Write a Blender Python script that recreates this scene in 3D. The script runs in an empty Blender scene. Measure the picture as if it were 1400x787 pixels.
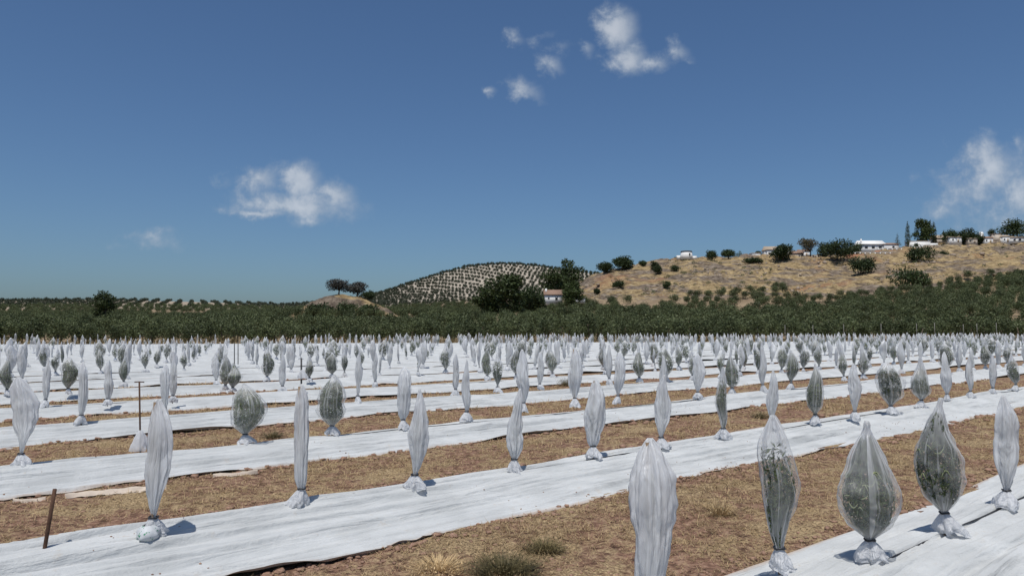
import bpy, math, random
import numpy as np
from mathutils import Vector, Matrix

R = math.radians
random.seed(7)
rng = np.random.default_rng(11)
scene = bpy.context.scene
COL = scene.collection

# ------------------------------------------------------------------ camera
F, CX, CY = 1011.0, 700.0, 393.5
CAM_Z = 1.75
PITCH = math.atan(55.5 / F)
cam_data = bpy.data.cameras.new('camera')
cam = bpy.data.objects.new('camera', cam_data)
COL.objects.link(cam)
cam.location = (0, 0, CAM_Z)
cam.rotation_euler = (R(90) + PITCH, 0, 0)
cam_data.sensor_width = 36.0
cam_data.lens = 36.0 * F / 1400.0
cam_data.clip_start = 0.1
cam_data.clip_end = 12000
scene.camera = cam

def ray(px, py):
    x, z = (px - CX) / F, (CY - py) / F
    c, s = math.cos(PITCH), math.sin(PITCH)
    return (x, c - z * s, s + z * c)

def on_plane(px, py, z=0.16):
    d = ray(px, py); t = (z - CAM_Z) / d[2]
    return d[0] * t, d[1] * t

def at_depth(px, py, Y):
    d = ray(px, py); t = Y / d[1]
    return d[0] * t, Y, CAM_Z + d[2] * t

# ------------------------------------------------------------------ light
SUN_EL = 69.0
sun_dir = Vector((-0.22, -1.0, 0)).normalized() * math.cos(R(SUN_EL))
sun_dir.z = math.sin(R(SUN_EL))
sd = bpy.data.lights.new('sun', 'SUN')
sun = bpy.data.objects.new('sun', sd)
COL.objects.link(sun)
sd.energy = 3.45
sd.angle = R(0.5)
sd.color = (1.0, 0.96, 0.90)
sun.rotation_euler = sun_dir.to_track_quat('Z', 'Y').to_euler()
sun.location = (0, 0, 50)

scene.view_settings.view_transform = 'Standard'
scene.view_settings.look = 'None'
scene.view_settings.exposure = 0.12
scene.view_settings.gamma = 1.0

# ------------------------------------------------------------------ world: clear sky and a few clouds
world = bpy.data.worlds.new('World')
scene.world = world
world.use_nodes = True
wn, wl = world.node_tree.nodes, world.node_tree.links
wn.clear()
def N(nodes, typ, **kw):
    n = nodes.new(typ)
    for k, v in kw.items():
        setattr(n, k, v)
    return n
class G:
    """tiny helper to write node maths"""
    def __init__(s, tree): s.n, s.l = tree.nodes, tree.links
    def _in(s, sock, v):
        if hasattr(v, 'is_output') or isinstance(v, bpy.types.NodeSocket): s.l.new(v, sock)
        else: sock.default_value = v
    def m(s, op, a, b=0.0, c=0.0, clamp=False):
        n = s.n.new('ShaderNodeMath'); n.operation = op; n.use_clamp = clamp
        s._in(n.inputs[0], a); s._in(n.inputs[1], b); s._in(n.inputs[2], c)
        return n.outputs[0]
    def mix(s, f, a, b, typ='MIX'):
        n = s.n.new('ShaderNodeMix'); n.data_type = 'RGBA'; n.blend_type = typ
        s._in(n.inputs[0], f); s._in(n.inputs[6], a); s._in(n.inputs[7], b)
        return n.outputs[2]
    def noise(s, vec, scale, detail=4, rough=0.55, dist=0.0, dims='3D'):
        n = s.n.new('ShaderNodeTexNoise'); n.noise_dimensions = dims
        if vec is not None: s.l.new(vec, n.inputs['Vector'])
        n.inputs['Scale'].default_value = scale; n.inputs['Detail'].default_value = detail
        n.inputs['Roughness'].default_value = rough; n.inputs['Distortion'].default_value = dist
        return n.outputs[0], n.outputs[1]
    def ramp(s, f, stops):
        n = s.n.new('ShaderNodeValToRGB'); s.l.new(f, n.inputs[0]); e = n.color_ramp.elements
        while len(e) < len(stops): e.new(0.5)
        for i, (p, c) in enumerate(stops):
            e[i].position = p; e[i].color = (c[0], c[1], c[2], 1) if not isinstance(c, (int, float)) else (c, c, c, 1)
        return n.outputs[0]
    def smooth(s, v, a, b):
        n = s.n.new('ShaderNodeMapRange'); n.interpolation_type = 'SMOOTHSTEP'
        s._in(n.inputs[0], v); n.inputs[1].default_value = a; n.inputs[2].default_value = b
        return n.outputs[0]
    def mapping(s, vec, scale=(1, 1, 1), rot=(0, 0, 0)):
        n = s.n.new('ShaderNodeMapping'); s.l.new(vec, n.inputs[0])
        n.inputs['Scale'].default_value = scale; n.inputs['Rotation'].default_value = rot
        return n.outputs[0]

g = G(world.node_tree)
sky = N(wn, 'ShaderNodeTexSky', sky_type='NISHITA', sun_disc=False)
sky.sun_elevation = R(SUN_EL)
sky.sun_rotation = math.atan2(sun_dir.x, sun_dir.y)
sky.altitude = 400
sky.air_density = 1.0
sky.dust_density = 1.9
sky.ozone_density = 2.0
tc = N(wn, 'ShaderNodeTexCoord')
sep = N(wn, 'ShaderNodeSeparateXYZ')
wl.new(tc.outputs['Generated'], sep.inputs[0])
ysafe = g.m('MAXIMUM', sep.outputs[1], 0.05)
u = g.m('DIVIDE', sep.outputs[0], ysafe)
v = g.m('DIVIDE', sep.outputs[2], ysafe)
front = g.smooth(sep.outputs[1], 0.1, 0.4)
comb = N(wn, 'ShaderNodeCombineXYZ')
wl.new(u, comb.inputs[0]); wl.new(v, comb.inputs[1])
fine, finec = g.noise(comb.outputs[0], 30, 8, 0.60, 0.12)
big, bigc = g.noise(comb.outputs[0], 9, 4, 0.55)
warp = N(wn, 'ShaderNodeVectorMath', operation='SUBTRACT')
wl.new(finec, warp.inputs[0]); warp.inputs[1].default_value = (0.5, 0.5, 0.5)
wsep = N(wn, 'ShaderNodeSeparateXYZ'); wl.new(warp.outputs[0], wsep.inputs[0])
uw = g.m('MULTIPLY_ADD', wsep.outputs[0], 0.038, u)
vw = g.m('MULTIPLY_ADD', wsep.outputs[1], 0.038, v)
CLOUDS = [ # px, py, half width, half height, tilt deg, strength
 (402, 279, 88, 20, 4, .95), (407, 248, 30, 25, 0, .95), (352, 246, 30, 20, -10, .85), (305, 248, 18, 15, 0, .5),
 (350, 290, 48, 9, 6, .9), (455, 268, 34, 20, 0, .85), (430, 300, 46, 12, 0, .5),
 (212, 330, 46, 15, 4, .5), (228, 316, 24, 11, 0, .45), (178, 325, 18, 9, 8, .5),
 (842, 42, 27, 36, 10, 1.1), (858, 76, 28, 24, 25, 1.0), (892, 84, 32, 14, -10, .78), (925, 72, 24, 18, -25, .72), (942, 84, 16, 10, 0, .5),
 (801, 68, 13, 13, 10, .62), (752, 92, 22, 17, 25, .8), (703, 54, 16, 14, 20, .62), (738, 50, 26, 11, -15, .45), (765, 68, 18, 12, 0, .48),
 (712, 122, 32, 14, 25, .7), (671, 125, 10, 9, 0, .65),
 (1352, 232, 44, 40, -10, .95), (1330, 265, 60, 30, 0, .7), (1392, 262, 46, 60, 0, .8), (1391, 190, 13, 14, 0, .55),
 (1295, 285, 60, 24, 0, .5), (1350, 312, 110, 34, 0, .42), (1460, 250, 90, 70, 0, .8)]
total = None
for (px, py, a, b, tilt, st) in CLOUDS:
    r0 = ray(px, py); u0, v0 = r0[0] / r0[1], r0[2] / r0[1]
    du = g.m('SUBTRACT', uw, u0); dv = g.m('SUBTRACT', vw, v0)
    c, s = math.cos(R(tilt)), math.sin(R(tilt))
    p = g.m('SUBTRACT', g.m('MULTIPLY', du, c * F / a), g.m('MULTIPLY', dv, s * F / a))
    q = g.m('ADD', g.m('MULTIPLY', du, s * F / b), g.m('MULTIPLY', dv, c * F / b))
    d2 = g.m('ADD', g.m('MULTIPLY', p, p), g.m('MULTIPLY', q, q))
    mm = g.m('MULTIPLY', g.m('SUBTRACT', 1.0, g.m('MULTIPLY', g.m('SQRT', d2), 0.62)), st)
    total = mm if total is None else g.m('SMOOTH_MAX', total, mm, 0.12)
dens = g.m('ADD', total, g.m('MULTIPLY', g.m('SUBTRACT', fine, 0.5), 1.05))
dens = g.m('ADD', dens, g.m('MULTIPLY', g.m('SUBTRACT', big, 0.5), 0.5))
alpha = g.m('MULTIPLY', g.smooth(dens, 0.14, 0.86), front)
alpha = g.m('MULTIPLY', alpha, 0.70)
shade = g.ramp(g.smooth(g.m('ADD', dens, g.m('MULTIPLY', g.m('SUBTRACT', fine, .5), .8)), 0.3, 1.25), [(0, (0.32, 0.38, 0.46)), (1, (0.60, 0.63, 0.67))])
SKY_STR = 0.075
skycol = g.mix(1.0, sky.outputs[0], (0.64, 0.83, 1.02, 1), 'MULTIPLY')
cl = g.mix(1.0, shade, (1 / SKY_STR,) * 3 + (1,), 'MULTIPLY')
final = g.mix(alpha, skycol, cl)
bg = N(wn, 'ShaderNodeBackground')
wl.new(final, bg.inputs[0]); bg.inputs[1].default_value = SKY_STR
out = N(wn, 'ShaderNodeOutputWorld'); wl.new(bg.outputs[0], out.inputs[0])

# ------------------------------------------------------------------ materials
def new_mat(name):
    m = bpy.data.materials.new(name); m.use_nodes = True
    m.node_tree.nodes.clear()
    return m, G(m.node_tree)
def finish(m, shader):
    o = m.node_tree.nodes.new('ShaderNodeOutputMaterial'); m.node_tree.links.new(shader, o.inputs[0]); return m
def bump(gg, h, strength, dist):
    b = gg.n.new('ShaderNodeBump'); gg.l.new(h, b.inputs['Height']); b.inputs['Strength'].default_value = strength
    b.inputs['Distance'].default_value = dist; return b.outputs[0]
def principled(gg, col, rough=0.8, normal=None, spec=0.3):
    p = gg.n.new('ShaderNodeBsdfPrincipled'); gg._in(p.inputs['Base Color'], col); gg._in(p.inputs['Roughness'], rough)
    p.inputs['Specular IOR Level'].default_value = spec
    if normal is not None: gg.l.new(normal, p.inputs['Normal'])
    return p.outputs[0]
def objcoord(gg, which='Object'):
    t = gg.n.new('ShaderNodeTexCoord'); return t.outputs[which]

def plain(name, col, rough=0.7, var=0.15, scale=8.0, coord='Object', spec=0.3):
    m, gg = new_mat(name); co = objcoord(gg, coord)
    f, _ = gg.noise(co, scale, 5)
    c = gg.ramp(f, [(0.25, [x * (1 - var) for x in col]), (0.75, [min(1, x * (1 + var)) for x in col])])
    return finish(m, principled(gg, c, rough, bump(gg, f, 0.25, 0.01), spec))

def leaf_mat(name, dark, light, trans=0.25, hue2=None):
    m, gg = new_mat(name)
    geo = gg.n.new('ShaderNodeNewGeometry')
    oi = gg.n.new('ShaderNodeObjectInfo')
    f, _ = gg.noise(geo.outputs['Position'], 0.9, 3)
    k = gg.m('ADD', gg.m('MULTIPLY', geo.outputs['Random Per Island'], 0.38), gg.m('MULTIPLY', f, 0.30))
    k = gg.m('ADD', k, gg.m('MULTIPLY', oi.outputs['Random'], 0.34))
    c = gg.ramp(k, [(0.15, dark), (0.85, light)])
    c = gg.mix(gg.m('MULTIPLY', f, 0.45), c, hue2 or [x * 1.25 for x in dark] + [1])
    d = gg.n.new('ShaderNodeBsdfPrincipled'); gg.l.new(c, d.inputs['Base Color']); d.inputs['Roughness'].default_value = 0.55
    d.inputs['Specular IOR Level'].default_value = 0.25
    t = gg.n.new('ShaderNodeBsdfTranslucent'); gg.l.new(c, t.inputs[0])
    mx = gg.n.new('ShaderNodeMixShader'); mx.inputs[0].default_value = trans
    gg.l.new(d.outputs[0], mx.inputs[1]); gg.l.new(t.outputs[0], mx.inputs[2])
    return finish(m, mx.outputs[0])

M = {}
M['olive'] = leaf_mat('olive_foliage', (0.016, 0.025, 0.009), (0.175, 0.205, 0.092), 0.22, (0.060, 0.078, 0.028, 1))
M['olive_far'] = leaf_mat('olive_foliage_far', (0.028, 0.036, 0.020), (0.080, 0.095, 0.058), 0.15, (0.05, 0.058, 0.035, 1))
M['pine'] = leaf_mat('pine_foliage', (0.018, 0.028, 0.009), (0.085, 0.115, 0.034), 0.15, (0.03, 0.042, 0.014, 1))
M['broad'] = leaf_mat('broadleaf_foliage', (0.020, 0.032, 0.012), (0.070, 0.10, 0.035), 0.2, (0.035, 0.05, 0.02, 1))
M['brownleaf'] = leaf_mat('dry_leaf_foliage', (0.07, 0.06, 0.03), (0.17, 0.14, 0.085), 0.2, (0.10, 0.09, 0.05, 1))
M['greytwig'] = leaf_mat('bare_twig_foliage', (0.045, 0.045, 0.04), (0.12, 0.115, 0.10), 0.1, (0.075, 0.072, 0.062, 1))
M['sapling'] = leaf_mat('sapling_foliage', (0.030, 0.045, 0.018), (0.19, 0.24, 0.095), 0.25, (0.08, 0.10, 0.05, 1))
M['straw'] = leaf_mat('dry_straw', (0.085, 0.052, 0.027), (0.90, 0.68, 0.38), 0.25, (0.33, 0.225, 0.115, 1))
M['weed'] = leaf_mat('weed_foliage', (0.055, 0.048, 0.022), (0.26, 0.20, 0.095), 0.2, (0.12, 0.11, 0.05, 1))
M['paleleaf'] = leaf_mat('pale_leaf', (0.22, 0.26, 0.12), (0.46, 0.50, 0.30), .3, (0.45, 0.5, 0.28, 1))
M['bark'] = plain('bark', (0.13, 0.10, 0.075), 0.9, 0.35, 12)
M['rust'] = plain('rusty_steel', (0.085, 0.045, 0.028), 0.85, 0.45, 40)
M['steel'] = plain('dark_steel', (0.05, 0.05, 0.05), 0.6, 0.3, 20)
M['hose'] = plain('black_hose', (0.022, 0.022, 0.024), 0.45, 0.2, 30, spec=0.5)
M['post'] = plain('weathered_post', (0.20, 0.19, 0.17), .8, .2, 10)
M['cane'] = plain('cane_stake', (0.24, 0.17, 0.11), 0.8, 0.3, 30)
M['white_wall'] = plain('white_render', (0.78, 0.77, 0.74), 0.85, 0.06, 1.5)
M['cream_wall'] = plain('cream_render', (0.55, 0.48, 0.40), 0.85, 0.12, 1.5)
M['tan_wall'] = plain('tan_stone_wall', (0.40, 0.32, 0.24), 0.9, 0.2, 2)
M['terracotta'] = plain('terracotta_tile', (0.27, 0.175, 0.125), 0.85, 0.3, 3)
M['red_wall'] = plain('red_brick_wall', (0.34, 0.17, 0.10), 0.9, 0.2, 3)
M['glass'] = plain('window_glass', (0.03, 0.035, 0.04), 0.2, 0.1, 1, spec=0.6)
M['dark'] = plain('dark_roof', (0.06, 0.06, 0.06), 0.8, 0.2, 2)

# --- fabric laid on the ground
def ground_fabric():
    m, gg = new_mat('white_ground_fabric'); co = objcoord(gg)
    st = gg.mapping(co, (1.1, 8, 8)); f1, _ = gg.noise(st, 1.0, 4, 0.5, 0.8)
    f2, _ = gg.noise(co, 1.6, 5, 0.6)
    f3, _ = gg.noise(co, 9, 6, 0.7)
    c = gg.ramp(f2, [(0.3, (0.45, 0.46, 0.455)), (0.65, (0.565, 0.575, 0.57))])
    dirt = gg.m('MULTIPLY', gg.smooth(f3, 0.56, 0.76), gg.smooth(f2, 0.38, 0.60))
    c = gg.mix(gg.m('MULTIPLY', dirt, 0.75), c, (0.48, 0.42, 0.35, 1))
    # soil washed onto the edges of the sheet
    at = gg.n.new('ShaderNodeAttribute'); at.attribute_name = 'edge'
    e = gg.m('MULTIPLY', gg.smooth(gg.m('ADD', at.outputs['Fac'], gg.m('MULTIPLY', gg.m('SUBTRACT', f3, .5), .5)), 0.55, 1.05), 0.75)
    c = gg.mix(e, c, (0.42, 0.32, 0.24, 1))
    h = gg.m('ADD', gg.m('MULTIPLY', f1, 0.7), gg.m('MULTIPLY', f3, 0.25))
    nrm = bump(gg, h, 1.0, 0.07)
    d = gg.n.new('ShaderNodeBsdfDiffuse'); gg.l.new(c, d.inputs[0]); gg.l.new(nrm, d.inputs['Normal']); d.inputs[1].default_value = 0.6
    gl = gg.n.new('ShaderNodeBsdfGlossy'); gl.inputs['Roughness'].default_value = 0.45; gg.l.new(nrm, gl.inputs['Normal'])
    mx = gg.n.new('ShaderNodeMixShader'); mx.inputs[0].default_value = 0.035
    gg.l.new(d.outputs[0], mx.inputs[1]); gg.l.new(gl.outputs[0], mx.inputs[2])
    return finish(m, mx.outputs[0])
M['sheet'] = ground_fabric()

# --- thin translucent fleece of the sleeves; cloth gathers ('gather') towards the knots and pleats run along it
def fleece(name, lo, gath, col=(0.94, 0.95, 0.955), streak=0.5, freq=6.0, shine=0.07):
    m, gg = new_mat(name); co = objcoord(gg); oi = gg.n.new('ShaderNodeObjectInfo')
    at = gg.n.new('ShaderNodeAttribute'); at.attribute_name = 'weft'      # cos, sin round the sleeve and height along it
    ga = gg.n.new('ShaderNodeAttribute'); ga.attribute_name = 'gather'
    add = gg.n.new('ShaderNodeVectorMath'); add.operation = 'ADD'
    gg.l.new(at.outputs['Vector'], add.inputs[0]); gg.l.new(oi.outputs['Random'], add.inputs[1])
    f1, _ = gg.noise(gg.mapping(add.outputs[0], (freq, freq, freq / 6)), 1.0, 3, 0.5, .35)
    f2, _ = gg.noise(gg.mapping(add.outputs[0], (1.3, 1.3, 2.6)), 1.0, 3, 0.5, .8)
    f3, _ = gg.noise(co, 60, 3, 0.6)
    pleat = gg.smooth(f1, 0.53, 0.62)
    nrm = bump(gg, gg.m('ADD', gg.m('MULTIPLY', f1, .6), gg.m('MULTIPLY', f2, 1.2)), 0.6, 0.06)
    lw = gg.n.new('ShaderNodeLayerWeight'); lw.inputs[0].default_value = 0.35
    c = gg.ramp(f3, [(0.3, [x * 0.97 for x in col]), (0.7, col)])
    d = gg.n.new('ShaderNodeBsdfDiffuse'); gg.l.new(c, d.inputs[0]); gg.l.new(nrm, d.inputs['Normal'])
    t = gg.n.new('ShaderNodeBsdfTranslucent'); gg.l.new(c, t.inputs[0]); gg.l.new(nrm, t.inputs['Normal'])
    gl = gg.n.new('ShaderNodeBsdfGlossy'); gl.inputs['Roughness'].default_value = 0.38; gg.l.new(nrm, gl.inputs['Normal'])
    mx = gg.n.new('ShaderNodeMixShader'); mx.inputs[0].default_value = 0.45
    gg.l.new(d.outputs[0], mx.inputs[1]); gg.l.new(t.outputs[0], mx.inputs[2])
    mg = gg.n.new('ShaderNodeMixShader'); mg.inputs[0].default_value = shine
    gg.l.new(mx.outputs[0], mg.inputs[1]); gg.l.new(gl.outputs[0], mg.inputs[2])
    op = gg.m('ADD', lo, gg.m('MULTIPLY', ga.outputs['Fac'], gath))
    op = gg.m('ADD', op, gg.m('MULTIPLY', pleat, gg.m('MULTIPLY_ADD', ga.outputs['Fac'], streak, .22)))
    op = gg.m('ADD', op, gg.m('MULTIPLY', gg.m('SUBTRACT', f2, .5), .35))
    op = gg.m('ADD', op, gg.m('MULTIPLY', gg.m('POWER', lw.outputs['Facing'], 2.0), .5), clamp=True)
    tr = gg.n.new('ShaderNodeBsdfTransparent')
    m2 = gg.n.new('ShaderNodeMixShader'); gg.l.new(op, m2.inputs[0])
    gg.l.new(tr.outputs[0], m2.inputs[1]); gg.l.new(mg.outputs[0], m2.inputs[2])
    return finish(m, m2.outputs[0])
M['fleece'] = fleece('thin_white_fleece', 0.17, 0.52, streak=.5, freq=5.0)
M['fleece_loose'] = fleece('loose_white_fleece', 0.78, 0.25, streak=.3, freq=3.2)
M['fleece_dense'] = fleece('gathered_white_fleece', 0.66, 0.3, col=(.86, .87, .885), shine=.015)

# --- ground
def ground_mat():
    m, gg = new_mat('field_soil_and_hills'); co = objcoord(gg)
    at = gg.n.new('ShaderNodeAttribute'); at.attribute_name = 'zone'
    sp = gg.n.new('ShaderNodeSeparateColor'); gg.l.new(at.outputs['Color'], sp.inputs[0])
    s1, _ = gg.noise(co, 1.1, 6, 0.65); s2, _ = gg.noise(co, 9, 6, 0.7); s3, _ = gg.noise(co, 45, 4, 0.6)
    soil = gg.ramp(s2, [(0.34, (0.065, 0.038, 0.027)), (0.5, (0.225, 0.13, 0.088)), (0.68, (0.44, 0.29, 0.205))])
    straw = gg.ramp(s3, [(0.34, (0.12, 0.078, 0.044)), (0.66, (0.54, 0.405, 0.235))])
    near = gg.mix(gg.smooth(gg.m('ADD', s1, gg.m('MULTIPLY', gg.m('SUBTRACT', s2, .5), .5)), 0.44, 0.58), soil, straw)
    # grove floor
    g1, _ = gg.noise(co, 0.09, 5, 0.6)
    grove = gg.ramp(g1, [(0.3, (0.17, 0.12, 0.075)), (0.7, (0.33, 0.25, 0.16))])
    # dry grass hillside with rock and bare earth
    h1, _ = gg.noise(gg.mapping(co, (1, 1, 3.5)), 0.055, 7, 0.68, 0.5)
    h2, _ = gg.noise(gg.mapping(co, (1, 1, 2)), 0.35, 6, 0.7)
    grass = gg.ramp(h2, [(0.34, (0.11, 0.078, 0.045)), (0.52, (0.32, 0.235, 0.125)), (0.70, (0.50, 0.385, 0.21))])
    rock = gg.ramp(h2, [(0.32, (0.045, 0.035, 0.027)), (0.5, (0.16, 0.125, 0.095)), (0.72, (0.36, 0.30, 0.235))])
    hill = gg.mix(gg.smooth(h1, 0.465, 0.575), grass, rock)
    red, _ = gg.noise(co, 0.03, 5, 0.6)
    hill = gg.mix(gg.m('MULTIPLY', gg.smooth(red, 0.54, 0.66), 0.55), hill, (0.27, 0.135, 0.075, 1))
    pale = gg.ramp(h2, [(0.3, (0.30, 0.255, 0.20)), (0.7, (0.47, 0.415, 0.34))])
    c = gg.mix(sp.outputs[0], near, grove)
    c = gg.mix(sp.outputs[1], c, hill)
    c = gg.mix(sp.outputs[2], c, pale)
    hh = gg.m('ADD', gg.m('MULTIPLY', s2, 0.6), gg.m('MULTIPLY', s3, 0.4))
    b1 = bump(gg, hh, 0.9, 0.05)
    b2n = gg.n.new('ShaderNodeBump'); gg.l.new(h2, b2n.inputs['Height']); b2n.inputs['Distance'].default_value = 1.5
    gg.l.new(gg.m('MULTIPLY', sp.outputs[1], 0.8), b2n.inputs['Strength']); gg.l.new(b1, b2n.inputs['Normal'])
    return finish(m, principled(gg, c, 0.95, b2n.outputs[0], 0.1))
M['ground'] = ground_mat()
M['clod'] = plain('dry_clod_soil', (0.28, 0.175, 0.125), 0.95, 0.45, 18, spec=0.1)
M['rockm'] = plain('pale_limestone', (0.30, 0.24, 0.185), 0.95, 0.35, 1.2, spec=0.1)

# ------------------------------------------------------------------ helpers
def vnoise(x, y, seed=0):
    """smooth value noise, vectorised, about -1..1"""
    x = np.asarray(x, float); y = np.asarray(y, float)
    xi = np.floor(x).astype(np.int64); yi = np.floor(y).astype(np.int64)
    xf, yf = x - xi, y - yi
    def h(a, b):
        n = (a * 374761393 + b * 668265263 + seed * 1442695041) & 0x7fffffff
        n = ((n ^ (n >> 13)) * 1274126177) & 0x7fffffff
        return ((n ^ (n >> 16)) & 0xffff) / 32767.5 - 1
    sx, sy = xf * xf * (3 - 2 * xf), yf * yf * (3 - 2 * yf)
    a = h(xi, yi) * (1 - sx) + h(xi + 1, yi) * sx
    b = h(xi, yi + 1) * (1 - sx) + h(xi + 1, yi + 1) * sx
    return a * (1 - sy) + b * sy
def fbm(x, y, seed=0, oct=4, gain=0.5):
    r, a = 0, 1.0
    for i in range(oct):
        r = r + a * vnoise(x * 2 ** i, y * 2 ** i, seed + i * 17); a *= gain
    return r

def mesh_np(name, verts, faces, mats, smooth=True, mat_idx=None):
    """faces: int array (n,3) or (n,4)"""
    verts = np.asarray(verts, np.float32); faces = np.asarray(faces, np.int32)
    me = bpy.data.meshes.new(name)
    n, k = faces.shape
    me.vertices.add(len(verts)); me.vertices.foreach_set('co', verts.ravel())
    me.loops.add(n * k); me.loops.foreach_set('vertex_index', faces.ravel())
    me.polygons.add(n)
    me.polygons.foreach_set('loop_start', np.arange(0, n * k, k, dtype=np.int32))
    me.polygons.foreach_set('loop_total', np.full(n, k, np.int32))
    if smooth: me.polygons.foreach_set('use_smooth', np.ones(n, bool))
    for mm in (mats if isinstance(mats, (list, tuple)) else [mats]): me.materials.append(mm)
    if mat_idx is not None: me.polygons.foreach_set('material_index', np.asarray(mat_idx, np.int32))
    me.update(); me.validate()
    return me
def link(name, me, parent=None, loc=(0, 0, 0), rot=(0, 0, 0), scale=(1, 1, 1)):
    o = bpy.data.objects.new(name, me); COL.objects.link(o)
    if parent is not None: o.parent = parent
    o.location = loc; o.rotation_euler = rot; o.scale = scale
    return o
def tag(o, label=None, cat=None, group=None, kind=None):
    if label: o['label'] = label
    if cat: o['category'] = cat
    if group: o['group'] = group
    if kind: o['kind'] = kind
    return o
def quad_grid(nr, nc, wrap=False):
    i = np.arange(nr - 1)[:, None]; j = np.arange(nc if wrap else nc - 1)[None, :]
    j2 = (j + 1) % nc
    a = i * nc + j; b = i * nc + j2; c = (i + 1) * nc + j2; d = (i + 1) * nc + j
    return np.stack([a, b, c, d], -1).reshape(-1, 4)
def tube(points, radii, seg=8):
    """swept tube through points (n,3), capped; returns verts, quads"""
    P = np.asarray(points, float); n = len(P)
    T = np.gradient(P, axis=0); T /= np.linalg.norm(T, axis=1)[:, None] + 1e-9
    ref = np.where(np.abs(T[:, 2:3]) > 0.9, [[1.0, 0, 0]], [[0, 0, 1.0]])
    A = np.cross(T, ref); A /= np.linalg.norm(A, axis=1)[:, None] + 1e-9
    B = np.cross(T, A)
    th = np.linspace(0, 2 * np.pi, seg, endpoint=False)
    rr = np.broadcast_to(np.asarray(radii, float), (n,))[:, None, None]
    V = P[:, None, :] + rr * (np.cos(th)[None, :, None] * A[:, None, :] + np.sin(th)[None, :, None] * B[:, None, :])
    V = np.concatenate([P[:1], V.reshape(-1, 3), P[-1:]])
    Fq = quad_grid(n, seg, True) + 1
    j = np.arange(seg); j2 = (j + 1) % seg
    c0 = np.stack([np.zeros(seg, int), j2 + 1, j + 1, j + 1], -1)
    e = len(V) - 1; base = 1 + (n - 1) * seg
    c1 = np.stack([np.full(seg, e), base + j, base + j2, base + j2], -1)
    return V, Fq, c0, c1
def tube_tris(points, radii, seg=8):
    V, q, c0, c1 = tube(points, radii, seg)
    t = np.concatenate([q[:, [0, 1, 2]], q[:, [0, 2, 3]], c0[:, :3], c1[:, :3]])
    return V, t
class Bag:
    """collects triangles into one mesh"""
    def __init__(s): s.v, s.f, s.m, s.n = [], [], [], 0
    def add(s, V, T, mi=0):
        V = np.asarray(V, float); T = np.asarray(T, int)
        if T.shape[1] == 4: T = np.concatenate([T[:, [0, 1, 2]], T[:, [0, 2, 3]]])
        s.v.append(V); s.f.append(T + s.n); s.m.append(np.full(len(T), mi)); s.n += len(V); return s
    def box(s, c, size, rz=0, mi=0):
        x, y, z = [k / 2 for k in size]
        V = np.array([(a * x, b * y, d * z) for a in (-1, 1) for b in (-1, 1) for d in (-1, 1)], float)
        cr, sr = math.cos(rz), math.sin(rz)
        V = np.stack([V[:, 0] * cr - V[:, 1] * sr, V[:, 0] * sr + V[:, 1] * cr, V[:, 2]], 1) + np.array(c)
        Q = np.array([(0, 1, 3, 2), (4, 6, 7, 5), (0, 4, 5, 1), (2, 3, 7, 6), (0, 2, 6, 4), (1, 5, 7, 3)])
        return s.add(V, Q, mi)
    def gable(s, c, size, h, over=0.0, mi=0):
        """ridge along x; c is the centre of the eaves rectangle"""
        x, y = size[0] / 2 + over, size[1] / 2 + over; t = 0.12
        V = [(-x, -y, 0), (x, -y, 0), (x, y, 0), (-x, y, 0), (-x, 0, h), (x, 0, h)]
        V = np.array(V + [(a, b, z - t) for a, b, z in V[:4]], float) + np.array(c)
        T = np.array([(0, 1, 5), (0, 5, 4), (2, 3, 4), (2, 4, 5), (0, 4, 3), (1, 2, 5), (6, 8, 7), (6, 9, 8), (0, 6, 7), (0, 7, 1), (2, 8, 9), (2, 9, 3), (1, 7, 8), (1, 8, 2), (3, 9, 6), (3, 6, 0)])
        return s.add(V, T, mi)
    def mesh(s, name, mats, smooth=False):
        return mesh_np(name, np.concatenate(s.v), np.concatenate(s.f), mats, smooth, np.concatenate(s.m))

def leaves_tris(P, size, aspect=0.45, up=0.0, outward=None, r=rng):
    """one small leaf/leaf clump (two triangles sharing 4 verts) per point"""
    n = len(P)
    D = r.normal(size=(n, 3)); D[:, 2] += up
    D /= np.linalg.norm(D, axis=1)[:, None]
    E = r.normal(size=(n, 3))
    if outward is not None: E = np.cross(D, outward + 0.6 * E)
    else: E = np.cross(D, E)
    E /= np.linalg.norm(E, axis=1)[:, None] + 1e-9
    L = (size * r.uniform(0.6, 1.3, n))[:, None]
    W = L * aspect
    mid = P + D * L * 0.5
    V = np.stack([P, mid + E * W * 0.5, P + D * L, mid - E * W * 0.5], 1).reshape(-1, 3)
    b = np.arange(n)[:, None] * 4
    T = np.concatenate([b + [0, 1, 2], b + [0, 2, 3]])
    return V, T

def crown_points(n, clumps, r=rng):
    """clumps: list of (cx,cy,cz, rx,ry,rz); points near the shell of each clump"""
    C = np.array(clumps, float); w = (C[:, 3] * C[:, 4] * C[:, 5]) ** (2 / 3)
    k = r.choice(len(C), n, p=w / w.sum())
    D = r.normal(size=(n, 3)); D /= np.linalg.norm(D, axis=1)[:, None]
    rad = r.uniform(0.45, 1.08, n) ** 0.6
    P = C[k, :3] + D * C[k, 3:] * rad[:, None]
    return P, D
def random_clumps(n, rx, ry, rz, cz, cr, r=rng, flat=0.8):
    out = []
    for _ in range(n):
        d = r.normal(size=3); d /= np.linalg.norm(d); q = r.uniform(0.35, 0.95)
        s = cr * r.uniform(0.7, 1.3)
        out.append((d[0] * rx * q, d[1] * ry * q, cz + d[2] * rz * q, s, s, s * flat))
    return out

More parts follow.
